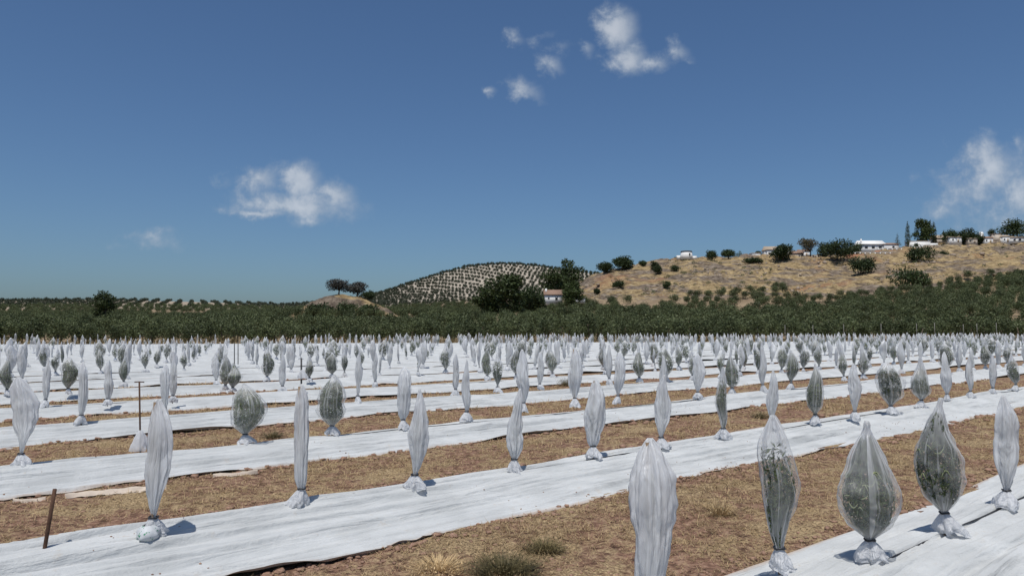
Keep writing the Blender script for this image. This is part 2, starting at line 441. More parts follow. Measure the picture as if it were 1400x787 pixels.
# ------------------------------------------------------------------ terrain
KY = np.array([0, 72, 118, 180, 240, 300, 350, 400, 480, 600, 700, 850, 1000, 1600, 6000], float)
COLS = {
 -600: (464, 450, 444, 439, 435, 431, 426, 420, 415, 410, 412, 430),
    0: (464, 450, 444, 440, 436, 432, 427, 421, 417, 411, 413, 430),
  150: (464, 450, 444, 440, 436, 432, 426, 420, 415, 409.5, 412, 430),
  300: (464, 450, 441, 438, 435, 432, 427, 421, 418, 413.5, 415, 430),
  400: (464, 449, 434, 431, 430, 433, 429, 424, 421, 417, 418, 430),
  510: (464, 448, 434, 431, 429, 431, 428, 420, 413, 404, 408, 430),
  560: (464, 448, 435, 432, 429, 430, 426, 417, 405, 387, 393, 425),
  600: (464, 447, 437, 433, 430, 428, 424, 414, 399, 374.5, 381, 420),
  640: (464, 447, 441, 435, 431, 427, 423, 411, 394, 363.5, 371, 418),
  690: (464, 446, 434, 430, 430, 426, 421, 409, 390, 360, 368, 415),
  730: (464, 446, 428, 427, 429, 424, 419, 408, 390, 362.5, 369, 415),
  762: (464, 445, 424, 422, 420, 418, 416, 406, 393, 368, 374, 415),
  780: (464, 445, 424, 419, 408, 397, 400, 402, 392, 369, 376, 415),
  800: (464, 444, 426, 415, 398, 379, 386, 396, 392, 372, 378, 415),
  850: (464, 443, 430, 411, 388, 366.5, 374, 388, 390, 380, 384, 415),
  900: (464, 442, 428, 408, 382, 357, 364, 380, 386, 390, 392, 415),
  940: (464, 441, 426, 407, 378, 352.5, 359, 372, 380, 390, 392, 415),
 1000: (464, 440, 425, 407, 378, 352.5, 359, 372, 380, 390, 392, 415),
 1100: (464, 439, 423, 406, 376, 353, 359, 372, 380, 390, 392, 415),
 1160: (464, 438, 422, 405, 374, 350, 356, 370, 380, 390, 392, 415),
 1200: (464, 437, 420, 402, 370, 342, 350, 368, 378, 390, 392, 415),
 1300: (463, 433, 413, 391, 360, 335, 344, 364, 375, 390, 392, 415),
 1400: (463, 429, 404, 379, 353, 332, 342, 362, 375, 390, 392, 415),
 1600: (463, 424, 398, 372, 348, 328, 338, 360, 375, 390, 392, 415),
 2400: (463, 424, 398, 372, 348, 328, 338, 360, 375, 390, 392, 415)}
CXS = np.array(sorted(COLS), float)
def zcol(vals):
    z = [0, 0]
    for Y, y in zip(KY[2:], vals):
        r0 = ray(700, y); z.append(CAM_Z + Y * r0[2] / r0[1])
    z[2] = max(-0.2, min(0.3, z[2])); z.append(60)
    return z[:len(KY)]
ZT = np.array([zcol(COLS[int(c)]) for c in CXS])     # columns x knots
# finer Y table with smoothing
YF = np.concatenate([np.arange(0, 1000, 5.0), np.arange(1000, 6001, 50.0)])
ZF = np.array([np.interp(YF, KY, row) for row in ZT])
for _ in range(3):
    ZF[:, 20:200] = (ZF[:, 19:199] + ZF[:, 20:200] * 2 + ZF[:, 21:201]) / 4
CF = np.arange(-600, 2401, 10.0)
ZG = np.array([np.interp(CF, CXS, ZF[:, j]) for j in range(len(YF))]).T
for _ in range(2):
    ZG[1:-1] = (ZG[:-2] + ZG[1:-1] * 2 + ZG[2:]) / 4
def terrain(X, Y):
    X = np.asarray(X, float); Y = np.asarray(Y, float)
    Yc = np.maximum(Y, 1e-3)
    px = np.clip(700 + F * X / np.maximum(Yc, 40), -600, 2399)
    fi = (px + 600) / 10; i0 = np.clip(np.floor(fi).astype(int), 0, len(CF) - 2); fx = fi - i0
    yi = np.interp(Yc, YF, np.arange(len(YF))); j0 = np.clip(np.floor(yi).astype(int), 0, len(YF) - 2); fy = yi - j0
    z = (ZG[i0, j0] * (1 - fx) + ZG[i0 + 1, j0] * fx) * (1 - fy) + (ZG[i0, j0 + 1] * (1 - fx) + ZG[i0 + 1, j0 + 1] * fx) * fy
    # rough rocky hillside
    w = zone_hill(px, Yc)
    z = z + w * (fbm(X / 16, Y / 16, 3, 4) * 1.3 + np.abs(fbm(X / 5, Y / 5, 9, 3)) * 0.75 - 0.5 + 1.5 * sst(fbm(X / 22, Y / 7, 14, 3), .0, .35))
    # the small earth mound left of the middle
    mx = (X - (470 - 700) / F * 250) / 17.0; my = (Y - 250) / 11.0
    rr = np.sqrt(mx * mx + my * my) + 0.10 * fbm(X / 6, Y / 6, 5, 3)
    z = z + 7.6 * (1 - sst(rr, 0.15, 1.15)) ** 0.75 * (1 + 0.07 * vnoise(X / 3, Y / 3, 8))
    return np.where(Y > 60, z, 0.0)
def sst(x, a, b):
    t = np.clip((x - a) / (b - a), 0, 1); return t * t * (3 - 2 * t)
def zone_hill(px, Y):
    return sst(px, 770, 800) * sst(Y, 283, 300) * (1 - sst(Y, 440, 480))
def zone_mound(X, Y):
    mx = (X - (470 - 700) / F * 250) / 18.0; my = (Y - 250) / 12.0
    return 1 - sst(np.sqrt(mx * mx + my * my), 0.95, 1.1)

# rows of the plantation --------------------------------------------------
TH = R(40.0); CT, ST = math.cos(TH), math.sin(TH)
ROWN = [2.35, 6.38, 10.22, 14.1, 17.75, 21.5] + [21.5 + 3.8 * k for k in range(1, 32)]
def to_sn(X, Y): return X * CT + Y * ST, -X * ST + Y * CT
def to_xy(s, n): return s * CT - n * ST, s * ST + n * CT
EDGE = lambda X: 86.0 + 0.20 * X          # depth at which the planted field ends
NEARW, FARW = 1.12, 0.72
RIDGE = 0.15
def near_edge(s, row): return -NEARW * (1 + 0.12 * vnoise(s / 3.1, row * 7.3, 21) + 0.05 * vnoise(s / 0.7, row * 3.3, 22) + 0.02 * vnoise(s / 0.16, row, 24))
def far_edge(s, row): return FARW * (1 + 0.06 * vnoise(s / 2.5, row * 5.1, 23))
def ridge(nn):
    a = np.where(nn < 0, 1 + nn / NEARW, 1 - nn / FARW); a = np.clip(a, 0, 1)
    return RIDGE * (a * a * (3 - 2 * a) * 0.55 + a * 0.45)
def field_z(X, Y):
    """soil height inside the plantation"""
    s, n = to_sn(X, Y); z = np.zeros_like(s)
    for i, r0 in enumerate(ROWN):
        z = np.maximum(z, ridge(n - r0))
    return z

def build_ground():
    rs = [0.4, 0.8, 1.2, 1.7, 2.2]
    r = 2.6
    while r < 6000:
        rs.append(r)
        r *= 1.0065 if r < 26 else (1.012 if r < 150 else (1.0105 if r < 1000 else 1.09))
    rs = np.array(rs)
    ang = np.concatenate([np.linspace(-180, -40, 26)[:-1], np.linspace(-40, 40, 560), np.linspace(40, 180, 26)[1:-1]])
    a = np.radians(ang)
    RR, AA = np.meshgrid(rs, a, indexing='ij')
    X, Y = RR * np.sin(AA), RR * np.cos(AA)
    Z = terrain(X, Y)
    infield = (Y < EDGE(X) + 3) & (RR < 150)
    fz = field_z(X, Y)
    k = np.clip(1 - (RR - 22) / 12, 0.0, 1)           # soil ridge hidden below the sheets
    fineN = fbm(X / 0.30, Y / 0.30, 40, 4, 0.6) * 0.011 + fbm(X / 1.6, Y / 1.6, 41, 2) * 0.018 + np.maximum(0, fbm(X / 0.11, Y / 0.11, 45, 2)) * 0.008
    cover = np.clip(fz / 0.03, 0, 1)
    Z = np.where(infield, fz * k * 0.80 - 0.012 * cover + fineN * (1 - 0.8 * cover) * np.clip(1.4 - RR / 60, 0, 1) - 0.02 * (1 - k), Z)
    V = np.stack([X, Y, Z], -1).reshape(-1, 3)
    Fq = quad_grid(len(rs), len(a), True)
    nV = len(V)
    V = np.concatenate([V, [[0, 0, 0.0]]])
    # zones
    px = 700 + F * X / np.maximum(Y, 40)
    grove = sst(Y - EDGE(X), 1, 6)
    hillw = np.maximum(zone_hill(px, Y), zone_mound(X, Y))
    hillw = np.clip(hillw, 0, 1)
    palew = sst(px, 470, 520) * (1 - sst(px, 830, 870)) * sst(Y, 560, 640) + 0.55 * (1 - sst(px, 420, 500)) * sst(Y, 500, 620) * (Y > 0)
    behind = (Y < 0) & (RR > 150)
    grove = np.where(behind, 1, grove)
    col = np.zeros((nV + 1, 4), np.float32); col[:nV, 0] = grove.ravel(); col[:nV, 1] = hillw.ravel(); col[:nV, 2] = np.clip(palew, 0, 1).ravel(); col[:, 3] = 1
    me = mesh_np('ground', V, Fq, M['ground'])
    ca = me.attributes.new('zone', 'FLOAT_COLOR', 'POINT'); ca.data.foreach_set('color', col.ravel())
    o = link('ground', me); tag(o, kind='structure')
    # small disc under the camera
    n = len(a); Vd = np.concatenate([[[0, 0, 0]], V[:n]]); j = np.arange(n)
    link('ground_centre', mesh_np('ground_centre', Vd, np.stack([np.zeros(n, int), (j + 1) % n + 1, j + 1], 1), M['ground']))['kind'] = 'structure'
build_ground()

# ------------------------------------------------------------------ white fabric strips
ORD = ['zeroth', 'first', 'second', 'third', 'fourth', 'fifth', 'sixth', 'seventh', 'eighth', 'ninth', 'tenth', 'eleventh', 'twelfth', 'thirteenth', 'fourteenth', 'fifteenth', 'sixteenth', 'seventeenth', 'eighteenth', 'nineteenth']
TENS = {2: 'twenty', 3: 'thirty', 4: 'forty', 5: 'fifty', 6: 'sixty', 7: 'seventy', 8: 'eighty', 9: 'ninety'}
def ordinal(k):
    if k < 20: return ORD[k]
    t, u_ = divmod(k, 10)
    if u_: return TENS[t] + '-' + ORD[u_]
    return TENS[t][:-1] + 'ieth'

def row_range(n, umax=0.82):
    """s interval of a row that lies inside the view wedge and the field"""
    s = np.arange(-160, 260, 0.25); X, Y = to_xy(s, n)
    ok = (Y > 2.4) & (np.abs(X) < umax * Y + 1.2) & (Y < EDGE(X))
    if not ok.any(): return None
    return s[ok].min(), s[ok].max()
def sheet_z(s, nn, row, depth):
    base = ridge(nn) + 0.012
    fine = np.clip(1.3 - depth / 34, 0, 1)
    w1 = vnoise(nn / 0.075 + 0.5 * vnoise(s / 0.9, nn * 2, 31), s / 2.2 + row * 13, 32)
    w1 = 1 - np.abs(w1) * 2                     # sharp crests
    w2 = vnoise(nn / 0.21 + 0.8 * vnoise(s / 2.0, nn, 33), s / 4.0 + row * 7, 34)
    w3 = vnoise(nn / 0.030, s / 0.6 + row * 3, 35)
    diag = vnoise((nn + 0.35 * s) / 0.09, (s - nn) / 0.8 + row, 36)
    z = base + (0.019 * w1 + 0.042 * w2 + 0.0022 * w3 + 0.005 * np.maximum(0, diag)) * (0.35 + 0.65 * fine)
    # creases that run along the row: a steep face towards the near edge, a long back
    for j in range(9):
        c_ = -1.02 + j * 0.125 + 0.10 * vnoise(s / 2.3 + 5 * j, row * 2.9 + j, 70 + j) + 0.015 * vnoise(s / 0.3, row + j, 80 + j)
        a_ = 0.040 * np.clip(vnoise(s / 1.5 + 3 * j, row * 4.1, 90 + j) + 0.15, 0, 1) * (0.4 + 0.6 * fine)
        x_ = nn - c_
        z = z + a_ * np.where(x_ > 0, np.exp(-np.abs(x_) / 0.085), np.exp(-np.abs(x_) / 0.010)) * np.clip((nn + NEARW * .97) / .08, 0, 1)
    # deep drawn fold along the near slope
    fpos = -0.50 + 0.20 * vnoise(s / 5.0, row * 3.7, 37)
    amp = np.clip(0.4 + vnoise(s / 2.8, row * 1.9, 38), 0, 1)
    z = z + amp * (0.055 * np.exp(-((nn - fpos - 0.05) / 0.05) ** 2) - 0.040 * np.exp(-((nn - fpos + 0.025) / 0.032) ** 2))
    # the slit where the two sheets meet
    z = z - 0.03 * np.exp(-((nn + 0.03 + 0.012 * vnoise(s / 0.8, row, 39)) / 0.014) ** 2) + 0.012 * np.exp(-((nn - 0.02) / 0.03) ** 2)
    return z
SHEETS = []
for i, n0 in enumerate(ROWN):
    rr = row_range(n0)
    if rr is None: continue
    s0, s1 = rr
    # step follows distance
    ss = [s0]
    q = 0.0055 if i < 4 else (0.008 if i < 8 else 0.02)
    while ss[-1] < s1:
        X, Y = to_xy(ss[-1], n0); ss.append(ss[-1] + max(0.03, q * math.hypot(X, Y)))
    ss = np.array(ss)
    m_ = 190 if i < 2 else (120 if i < 4 else (40 if i < 8 else (20 if i < 14 else 12)))
    t = np.linspace(0, 1, m_)
    S, T = np.meshgrid(ss, t, indexing='ij')
    ne, fe = near_edge(S, i), far_edge(S, i)
    NNl = ne + (fe - ne) * T
    X, Y = to_xy(S, n0 + NNl)
    Z = sheet_z(S, NNl, i, Y)
    eb = np.clip(1 - T * (m_ - 1) / 4, 0, 1)
    lift = np.clip(vnoise(S / 1.3, i * 5.5, 51) * 0.05 + 0.004, -0.012, 0.035)
    Z = Z + lift * eb
    ed = np.maximum(1 - (NNl - ne) / 0.20, 1 - (fe - NNl) / 0.10)
    V = np.stack([S - ss[0], NNl, Z], -1).reshape(-1, 3)
    me = mesh_np('fabric_sheet', V, quad_grid(len(ss), m_), M['sheet'])
    ea = me.attributes.new('edge', 'FLOAT', 'POINT'); ea.data.foreach_set('value', np.clip(ed, 0, 1).astype(np.float32).ravel())
    ox, oy = to_xy(ss[0], n0)
    o = link('fabric_sheet', me, loc=(ox, oy, 0), rot=(0, 0, TH))
    lab = {0: 'white ground sheet in the bottom right corner, under the nearest row of wrapped saplings',
           1: 'long wrinkled white ground sheet sweeping from bottom left corner to right edge'}.get(i, 'white ground sheet under the %s row of wrapped saplings from the camera' % ordinal(i + 1))
    tag(o, lab, 'ground sheet', 'white sheets laid along the planting rows')
    SHEETS.append((i, n0, ss[0], ss[-1]))

# black drip hoses in the slit of the nearer rows
for (i, n0, s0, s1) in SHEETS[:5]:
    send = min(s1, s0 + (30 if i < 3 else 24))
    s = np.arange(s0, send, 0.12)
    nn = -0.03 + 0.018 * vnoise(s / 0.8, i, 39)
    up = np.clip(vnoise(s / 1.7, i * 2.2, 61), -1, 1)
    X, Y = to_xy(s, n0 + nn); Z = ridge(nn) + 0.004 + 0.014 * up
    V, T = tube_tris(np.stack([X, Y, Z], 1), 0.0065, 6)
    o = link('drip_hose', mesh_np('drip_hose', V, T, M['hose']))
    tag(o, 'black drip hose lying along the slit of the %s white sheet from the camera' % ordinal(i + 1), 'hose', 'drip hoses along the rows')

# ------------------------------------------------------------------ bagged saplings
PROF = {
 'fat':    [(0, .07), (.06, .22), (.18, .72), (.34, .98), (.48, 1.0), (.62, .82), (.76, .52), (.86, .30), (.93, .13), (.955, .085), (.98, .13), (1, .09)],
 'round':  [(0, .09), (.06, .35), (.18, .82), (.36, 1.0), (.56, .98), (.72, .80), (.85, .52), (.95, .22), (1, .06)],
 'pear':   [(0, .09), (.06, .30), (.18, .80), (.30, 1.0), (.44, .93), (.60, .62), (.75, .40), (.90, .22), (.97, .15), (1, .07)],
 'slim':   [(0, .20), (.07, .44), (.22, .80), (.40, 1.0), (.60, .90), (.78, .66), (.90, .40), (.965, .24), (1, .12)],
 'column': [(0, .35), (.06, .66), (.25, .92), (.50, 1.0), (.78, .92), (.90, .66), (.965, .40), (1, .16)],
 'sail':   [(0, .12), (.08, .32), (.20, .62), (.38, .92), (.58, 1.0), (.78, .80), (.90, .56), (.98, .30), (1, .16)]}
FLAT = {'fat': .85, 'round': .85, 'pear': .8, 'slim': .6, 'column': .75, 'sail': .42}
SL_ATTR = [None]
def add_attr(me, attr, ga):
    a = me.attributes.new('weft', 'FLOAT_VECTOR', 'POINT'); a.data.foreach_set('vector', np.asarray(attr, np.float32).ravel())
    a = me.attributes.new('gather', 'FLOAT', 'POINT'); a.data.foreach_set('value', np.asarray(ga, np.float32))
def sleeve_mesh(kind, h, w, tie, seed, nr, ns, lean=(0, 0)):
    r = np.random.default_rng(seed)
    pr = np.array(PROF[kind]); t = np.linspace(0, 1, nr)
    prof = np.interp(t ** r.uniform(.78, 1.3), pr[:, 0], pr[:, 1])
    ker = np.array([1, 2, 1]) / 4
    if nr > 16: prof[1:-1] = np.convolve(prof, ker, 'same')[1:-1]
    prof = prof * (1 + (0.17 if kind in ('slim', 'column', 'sail') else 0.12) * vnoise(t * 4.2 + seed * .37, seed * 1.3 + 0 * t, seed) * np.sin(np.pi * t) ** .6)
    th = np.linspace(0, 2 * np.pi, ns, endpoint=False)
    TT, HH = np.meshgrid(t, th, indexing='ij')
    amp = 0.055 + 0.26 * np.abs(TT - 0.42) ** 1.3
    if kind in ('slim', 'column', 'sail'): amp = amp + 0.05
    fold = 0
    for k, a in ((2, .7), (3, .9), (5, 1.0), (7, .7), (11, .35), (17, .2 if kind != 'sail' else 0)):
        if k * 2.2 > ns: continue
        ph = r.uniform(0, 6.28); dr = r.normal() * 1.2
        c = np.cos(k * HH + ph + dr * TT + 1.1 * vnoise(TT * 2.5, HH * 0 + k, seed + k))
        fold = fold + a * (1 - 2 * np.abs(c)) * 0.5
    fold = fold * amp * (1.25 if kind in ('slim', 'column', 'sail') else 0.85)
    crump = 0.075 * (1 - 2 * np.abs(fbm(TT * 5 + np.cos(HH) * 1.1 + seed, np.sin(HH) * 1.6 + TT * 2, seed + 5, 3)))
    low = 0.13 * vnoise(TT * 3.1 + seed, np.cos(HH) * 0.9 + np.sin(HH) * .4, seed + 11) + 0.10 * vnoise(TT * 5.3, np.sin(HH) * 1.2, seed + 12)
    rad = (prof[:, None] * w / 2) * (1 + fold + crump + low)
    fl = FLAT[kind] * r.uniform(0.85, 1.1)
    # sway of the axis
    sx = w * 0.20 * vnoise(t * 2.2, seed * 2.1, seed + 1) * np.sin(np.pi * t) + lean[0] * t
    sy = w * 0.16 * vnoise(t * 2.2, seed * 3.1, seed + 2) * np.sin(np.pi * t) + lean[1] * t
    X = rad * np.cos(HH) + sx[:, None]; Y = rad * np.sin(HH) * fl + sy[:, None]
    Z = tie + (h - tie) * TT + 0.012 * np.cos(5 * HH + seed) * (TT > .9)
    if kind == 'sail': X = X + w * 0.30 * np.sin(np.pi * TT) * 0.5
    V = np.stack([X, Y, Z], -1).reshape(-1, 3)
    top = np.array([[X[-1].mean(), Y[-1].mean(), h + 0.012]])
    Fq = quad_grid(nr, ns, True)
    b = (nr - 1) * ns; j = np.arange(ns); e = len(V)
    cap = np.stack([b + j, b + (j + 1) % ns, np.full(ns, e), np.full(ns, e)], 1)
    V = np.concatenate([V, top])
    T = np.concatenate([Fq[:, [0, 1, 2]], Fq[:, [0, 2, 3]], cap[:, :3]])
    gth = np.clip(1 - prof / prof.max(), 0, 1) ** {'round': 1.7, 'fat': 1.25}.get(kind, 0.9)
    attr = np.concatenate([np.stack([np.cos(HH), np.sin(HH), TT], -1).reshape(-1, 3), [[0, 0, 1]]])
    ga = np.concatenate([np.broadcast_to(gth[:, None], HH.shape).ravel(), [1]])
    SL_ATTR[0] = (attr, ga)
    return V, T, (t, prof * w / 2, sx, sy, fl)
def skirt_mesh(tie, spread, seed, nr, ns):
    """crumpled loose end of the sleeve below the tie: sharp radial pleats, torn uneven edge"""
    r = np.random.default_rng(seed + 99)
    t = np.linspace(0, 1, nr); th = np.linspace(0, 2 * np.pi, ns, endpoint=False)
    TT, HH = np.meshgrid(t, th, indexing='ij')
    style = r.uniform()
    if style < .75: prof = 0.020 + spread * TT ** 0.75 * (1 + .25 * np.sin(TT * 3))            # flared
    else: prof = 0.022 + spread * np.sin(np.clip(TT * 1.15, 0, 1) * np.pi * .62) ** .8          # puffed
    ph = r.uniform(0, 6.28, 4)
    tri = lambda x: 1 - 2 * np.abs(((x / (2 * np.pi)) % 1) * 2 - 1)
    wob = 0.9 * vnoise(TT * 2.3, HH * 0 + seed, seed + 3)
    f = 1 + (0.20 * np.cos(2 * HH + ph[0]) + 0.20 * tri(4 * HH + ph[1] + wob) + 0.17 * tri(7 * HH + ph[2] - 1.5 * wob) + 0.08 * tri(13 * HH + ph[3])) * (0.25 + 0.75 * TT)
    f = f + 0.15 * fbm(np.cos(HH) * 2.6 + seed, np.sin(HH) * 2.6 + TT * 4, seed + 4, 3) * TT
    ox, oy = r.normal(size=2) * spread * 0.28
    X = prof * f * np.cos(HH) + ox * TT; Y = prof * f * np.sin(HH) + oy * TT
    edge = 0.035 * np.abs(vnoise(HH * 1.6, HH * 0, seed + 8)) * TT ** 3
    Z = tie * (1 - TT ** 1.1) + 0.010 * (1 - TT) + edge * 1.3 + 0.016 * tri(5 * HH + 4 * TT + ph[0]) * TT * (1 - TT) * 2
    V = np.stack([X, Y, Z], -1).reshape(-1, 3)
    SK_ATTR[0] = (np.stack([np.cos(HH), np.sin(HH), TT], -1).reshape(-1, 3), (1 - .5 * TT).ravel())
    return V, quad_grid(nr, ns, True)
SK_ATTR = [None]
def foliage_in(prof, h, tie, fill, n, size, seed, z0=0.05, z1=0.75):
    t, rad, sx, sy, fl = prof
    r = np.random.default_rng(seed + 7)
    tt = z0 + (z1 - z0) * (r.beta(1.5, 1.55, n) if z1 > .7 else r.beta(1.5, 2.6, n) * 1.35)
    tt = np.minimum(tt, .93)
    R0 = np.interp(tt, t, rad) * fill
    a = r.uniform(0, 2 * np.pi, n); q = r.uniform(0.12, 1.0, n) ** 0.5
    P = np.stack([R0 * q * np.cos(a) + np.interp(tt, t, sx), R0 * q * np.sin(a) * fl + np.interp(tt, t, sy), tie + (h - tie) * tt], 1)
    V, T = leaves_tris(P, size, 0.24 if size < .06 else .5, 0.3, None, r)
    # keep leaves inside the sleeve
    ax = np.interp((V[:, 2] - tie) / (h - tie), t, sx); ay = np.interp((V[:, 2] - tie) / (h - tie), t, sy)
    rm = np.interp((V[:, 2] - tie) / (h - tie), t, rad) * (0.86 if size >= .085 or fill > .6 else .5)
    d = np.sqrt((V[:, 0] - ax) ** 2 + ((V[:, 1] - ay) / fl) ** 2) + 1e-6
    k = np.minimum(1, rm / d)
    V[:, 0] = ax + (V[:, 0] - ax) * k; V[:, 1] = ay + (V[:, 1] - ay) * k
    return V, T

def build_sapling(kind, h, w, seed, detail, dark, stake=False, tie=None, lean=(0, 0), spread=None):
    """returns dict of part meshes"""
    tie = tie if tie else 0.155 * h; spread = spread if spread else random.uniform(0.055, 0.10)
    nr, ns = {3: (54, 64), 2: (26, 30), 1: (14, 14)}[detail]
    V, T, prof = sleeve_mesh(kind, h, w, tie, seed, nr, ns, lean)
    parts = {'sleeve': mesh_np('sleeve', V, T, M['fleece' if dark else 'fleece_loose'])}
    add_attr(parts['sleeve'], *SL_ATTR[0])
    V2, Q2 = skirt_mesh(tie, spread, seed, *{3: (16, 40), 2: (8, 20), 1: (5, 10)}[detail])
    parts['gathered_hem'] = mesh_np('gathered_hem', V2, Q2, M['fleece_dense'])
    add_attr(parts['gathered_hem'], *SK_ATTR[0])
    # foliage
    nl = {3: 3400, 2: 700, 1: 170}[detail]; sz = {3: 0.055, 2: 0.085, 1: 0.14}[detail]
    if dark >= 2: z0, z1, fl, nn = 0.03, 0.86, 0.93, nl
    elif dark == 1: z0, z1, fl, nn = 0.03, 0.62, 0.9, int(nl * 0.6)
    else: z0, z1, fl, nn = 0.05, 0.80, 0.55, int(nl * 0.10)
    V3, T3 = foliage_in(prof, h, tie, fl, nn, sz, seed, z0, z1)
    parts['foliage'] = mesh_np('foliage', V3, T3, M['sapling'], False)
    if detail == 3 and kind == 'fat':          # pale curled leaves pressed against the cloth
        t, rad, sx, sy, f_ = prof; r = np.random.default_rng(seed + 31); b = Bag()
        for _ in range(17):
            tq = r.uniform(.2, .62); a0 = r.uniform(0, 6.28); L = r.uniform(.05, .13) / max(.1, w); cv = r.normal() * .05; sl = r.normal() * .03
            q = np.linspace(0, 1, 6); aa_ = a0 + L * q * 2; tt_ = tq + sl * q + cv * np.sin(q * 3.14)
            rr_ = np.interp(tt_, t, rad) * .90
            P = np.stack([rr_ * np.cos(aa_) + np.interp(tt_, t, sx), rr_ * np.sin(aa_) * f_ + np.interp(tt_, t, sy), tie + (h - tie) * tt_], 1)
            Vq, Tq = tube_tris(P, [.0012, .0035, .0042, .004, .003, .001], 4); b.add(Vq, Tq)
        parts['curled_leaves'] = b.mesh('curled_leaves', [M['paleleaf']]); parts['curled_leaves'].materials[0] = M['paleleaf']
    # trunk
    t, rad, sx, sy, f_ = prof
    zz = np.linspace(0, 1, 6); P = np.stack([np.interp(zz, t, sx) * zz, np.interp(zz, t, sy) * zz, zz * h * 0.8], 1)
    V4, T4 = tube_tris(P, np.linspace(0.010, 0.004, 6), 6)
    parts['trunk'] = mesh_np('trunk', V4, T4, M['bark'])
    if detail >= 2:
        a = np.linspace(0, 2 * np.pi, 14); P = np.stack([0.034 * np.cos(a), 0.034 * np.sin(a), tie + 0.012 + 0.004 * np.sin(3 * a)], 1)
        V5, T5 = tube_tris(P, 0.007, 5)
        parts['tie'] = mesh_np('tie', V5, T5, M['hose'])
    if stake:
        off = -0.16 * w if kind in ('sail', 'column') else 0.0
        P = np.array([(0, 0, 0.0), (off * .15 + lean[0] * .15, 0, tie), (off * .7 + lean[0] * .5, -0.012, h * 0.5), (off * .55 + lean[0], -0.008 + lean[1], h * 0.99)])
        V6, T6 = tube_tris(P, 0.011, 6)
        parts['stake'] = mesh_np('stake', V6, T6, M['cane'])
    return parts
def place_sapling(parts, X, Y, Z=RIDGE + 0.008, rz=0.0, sc=(1, 1, 1)):
    e = bpy.data.objects.new('wrapped_sapling', None); e.empty_display_size = 0.2
    COL.objects.link(e); e.location = (X, Y, Z); e.rotation_euler = (0, 0, rz); e.scale = sc
    for nm, me in parts.items():
        c = bpy.data.objects.new(nm, me); COL.objects.link(c); c.parent = e
    return e

# measured plants: px, base py, top py, width px, kind, darkness, stake, lean(dx) px
NEAR = [
 (892, 878, 601, 57, 'column', 0, True, 0), (1066, 786, 569, 62, 'slim', 1, False, -6), (1190, 771, 577, 89, 'fat', 2, False, 0), (1292, 733, 545, 72, 'fat', 2, False, 0), (1377, 697, 541, 36, 'slim', 0, False, 0),
 (209, 740, 547, 42, 'sail', 0, True, 2), (412, 697, 526, 25, 'column', 0, True, -3), (567, 673, 533, 27, 'slim', 0, False, 6), (703, 648, 532, 25, 'slim', 0, False, 8),
 (811, 629, 519, 25, 'column', 0, True, 4), (904, 616, 513, 24, 'slim', 0, False, 5), (989, 603, 502, 18, 'slim', 1, False, 1), (1056, 589, 506, 15, 'slim', 0, False, 2),
 (1115, 582, 497, 29, 'fat', 2, False, 1), (1169, 577, 497, 19, 'slim', 0, False, 0), (1218, 568, 495, 40, 'round', 2, False, -3), (1260, 560, 488, 30, 'pear', 1, False, 0),
 (1295, 551, 481, 17, 'slim', 0, False, -2), (1327, 546, 487, 12, 'slim', 0, False, 0), (1358, 541, 484, 11, 'slim', 0, False, 0), (1389, 536, 482, 19, 'fat', 1, False, -5),
 (28, 642, 516, 37, 'sail', 0, False, -8), (335, 609, 524, 52, 'round', 2, False, -3), (454, 597, 512, 43, 'round', 2, False, 2), (551, 589, 502, 22, 'column', 0, False, 1),
 (638, 578, 492, 13, 'slim', 0, False, 0), (716, 566, 478, 20, 'slim', 0, False, -2), (786, 559, 476, 21, 'sail', 0, True, 0), (845, 554, 482, 17, 'sail', 0, False, 2),
 (907, 546, 486, 12, 'slim', 0, False, 0), (954, 548, 484, 17, 'sail', 0, False, 0), (1001, 541, 482, 25, 'fat', 2, False, -2), (1043, 539, 466, 11, 'slim', 0, False, 0), (1082, 534, 478, 21, 'fat', 2, False, 0),
 (111, 583, 495, 14, 'column', 0, False, 0), (225, 571, 498, 13, 'column', 0, False, 0), (489, 554, 482, 10, 'slim', 0, False, 2), (623, 543, 484, 12, 'slim', 0, False, 0), (680, 539, 484, 18, 'fat', 1, False, -1),
 (738, 535, 481, 11, 'slim', 0, False, 1), (833, 528, 471, 10, 'slim', 0, False, 0), (874, 525, 476, 19, 'fat', 2, False, 0), (1154, 523, 474, 15, 'pear', 1, False, -3), (1180, 520, 469, 19, 'pear', 1, False, -2), (1233, 513, 465, 11, 'slim', 0, False, 0),
 (147, 557, 492, 11, 'column', 0, False, 0), (62, 559, 488, 12, 'slim', 0, False, 2), (236, 553, 486, 12, 'slim', 0, False, 0), (666, 522, 476, 16, 'round', 2, False, 0), (386, 538, 482, 11, 'slim', 0, False, 0), (513, 531, 481, 9, 'slim', 0, False, 0), (318, 538, 496, 23, 'pear', 2, False, 0),
 (93, 541, 488, 28, 'round', 2, False, 0), (9, 543, 487, 20, 'fat', 2, False, 0), (169, 531, 482, 14, 'fat', 1, False, 0), (308, 536, 484, 21, 'fat', 2, False, 0), (365, 523, 477, 19, 'round', 2, False, 0),
 (423, 524, 484, 15, 'pear', 1, False, 0), (471, 517, 478, 10, 'fat', 1, False, 0), (454, 518, 482, 18, 'round', 2, False, 0), (752, 513, 474, 16, 'fat', 2, False, 0), (825, 508, 469, 14, 'fat', 2, False, 0), (893, 503, 466, 15, 'fat', 2, False, 0), (1018, 508, 470, 12, 'fat', 2, False, 0)]
def row_of(n): return int(np.argmin([abs(n - r) for r in ROWN]))
PLANTS = []     # dict per in-view plant
used = []
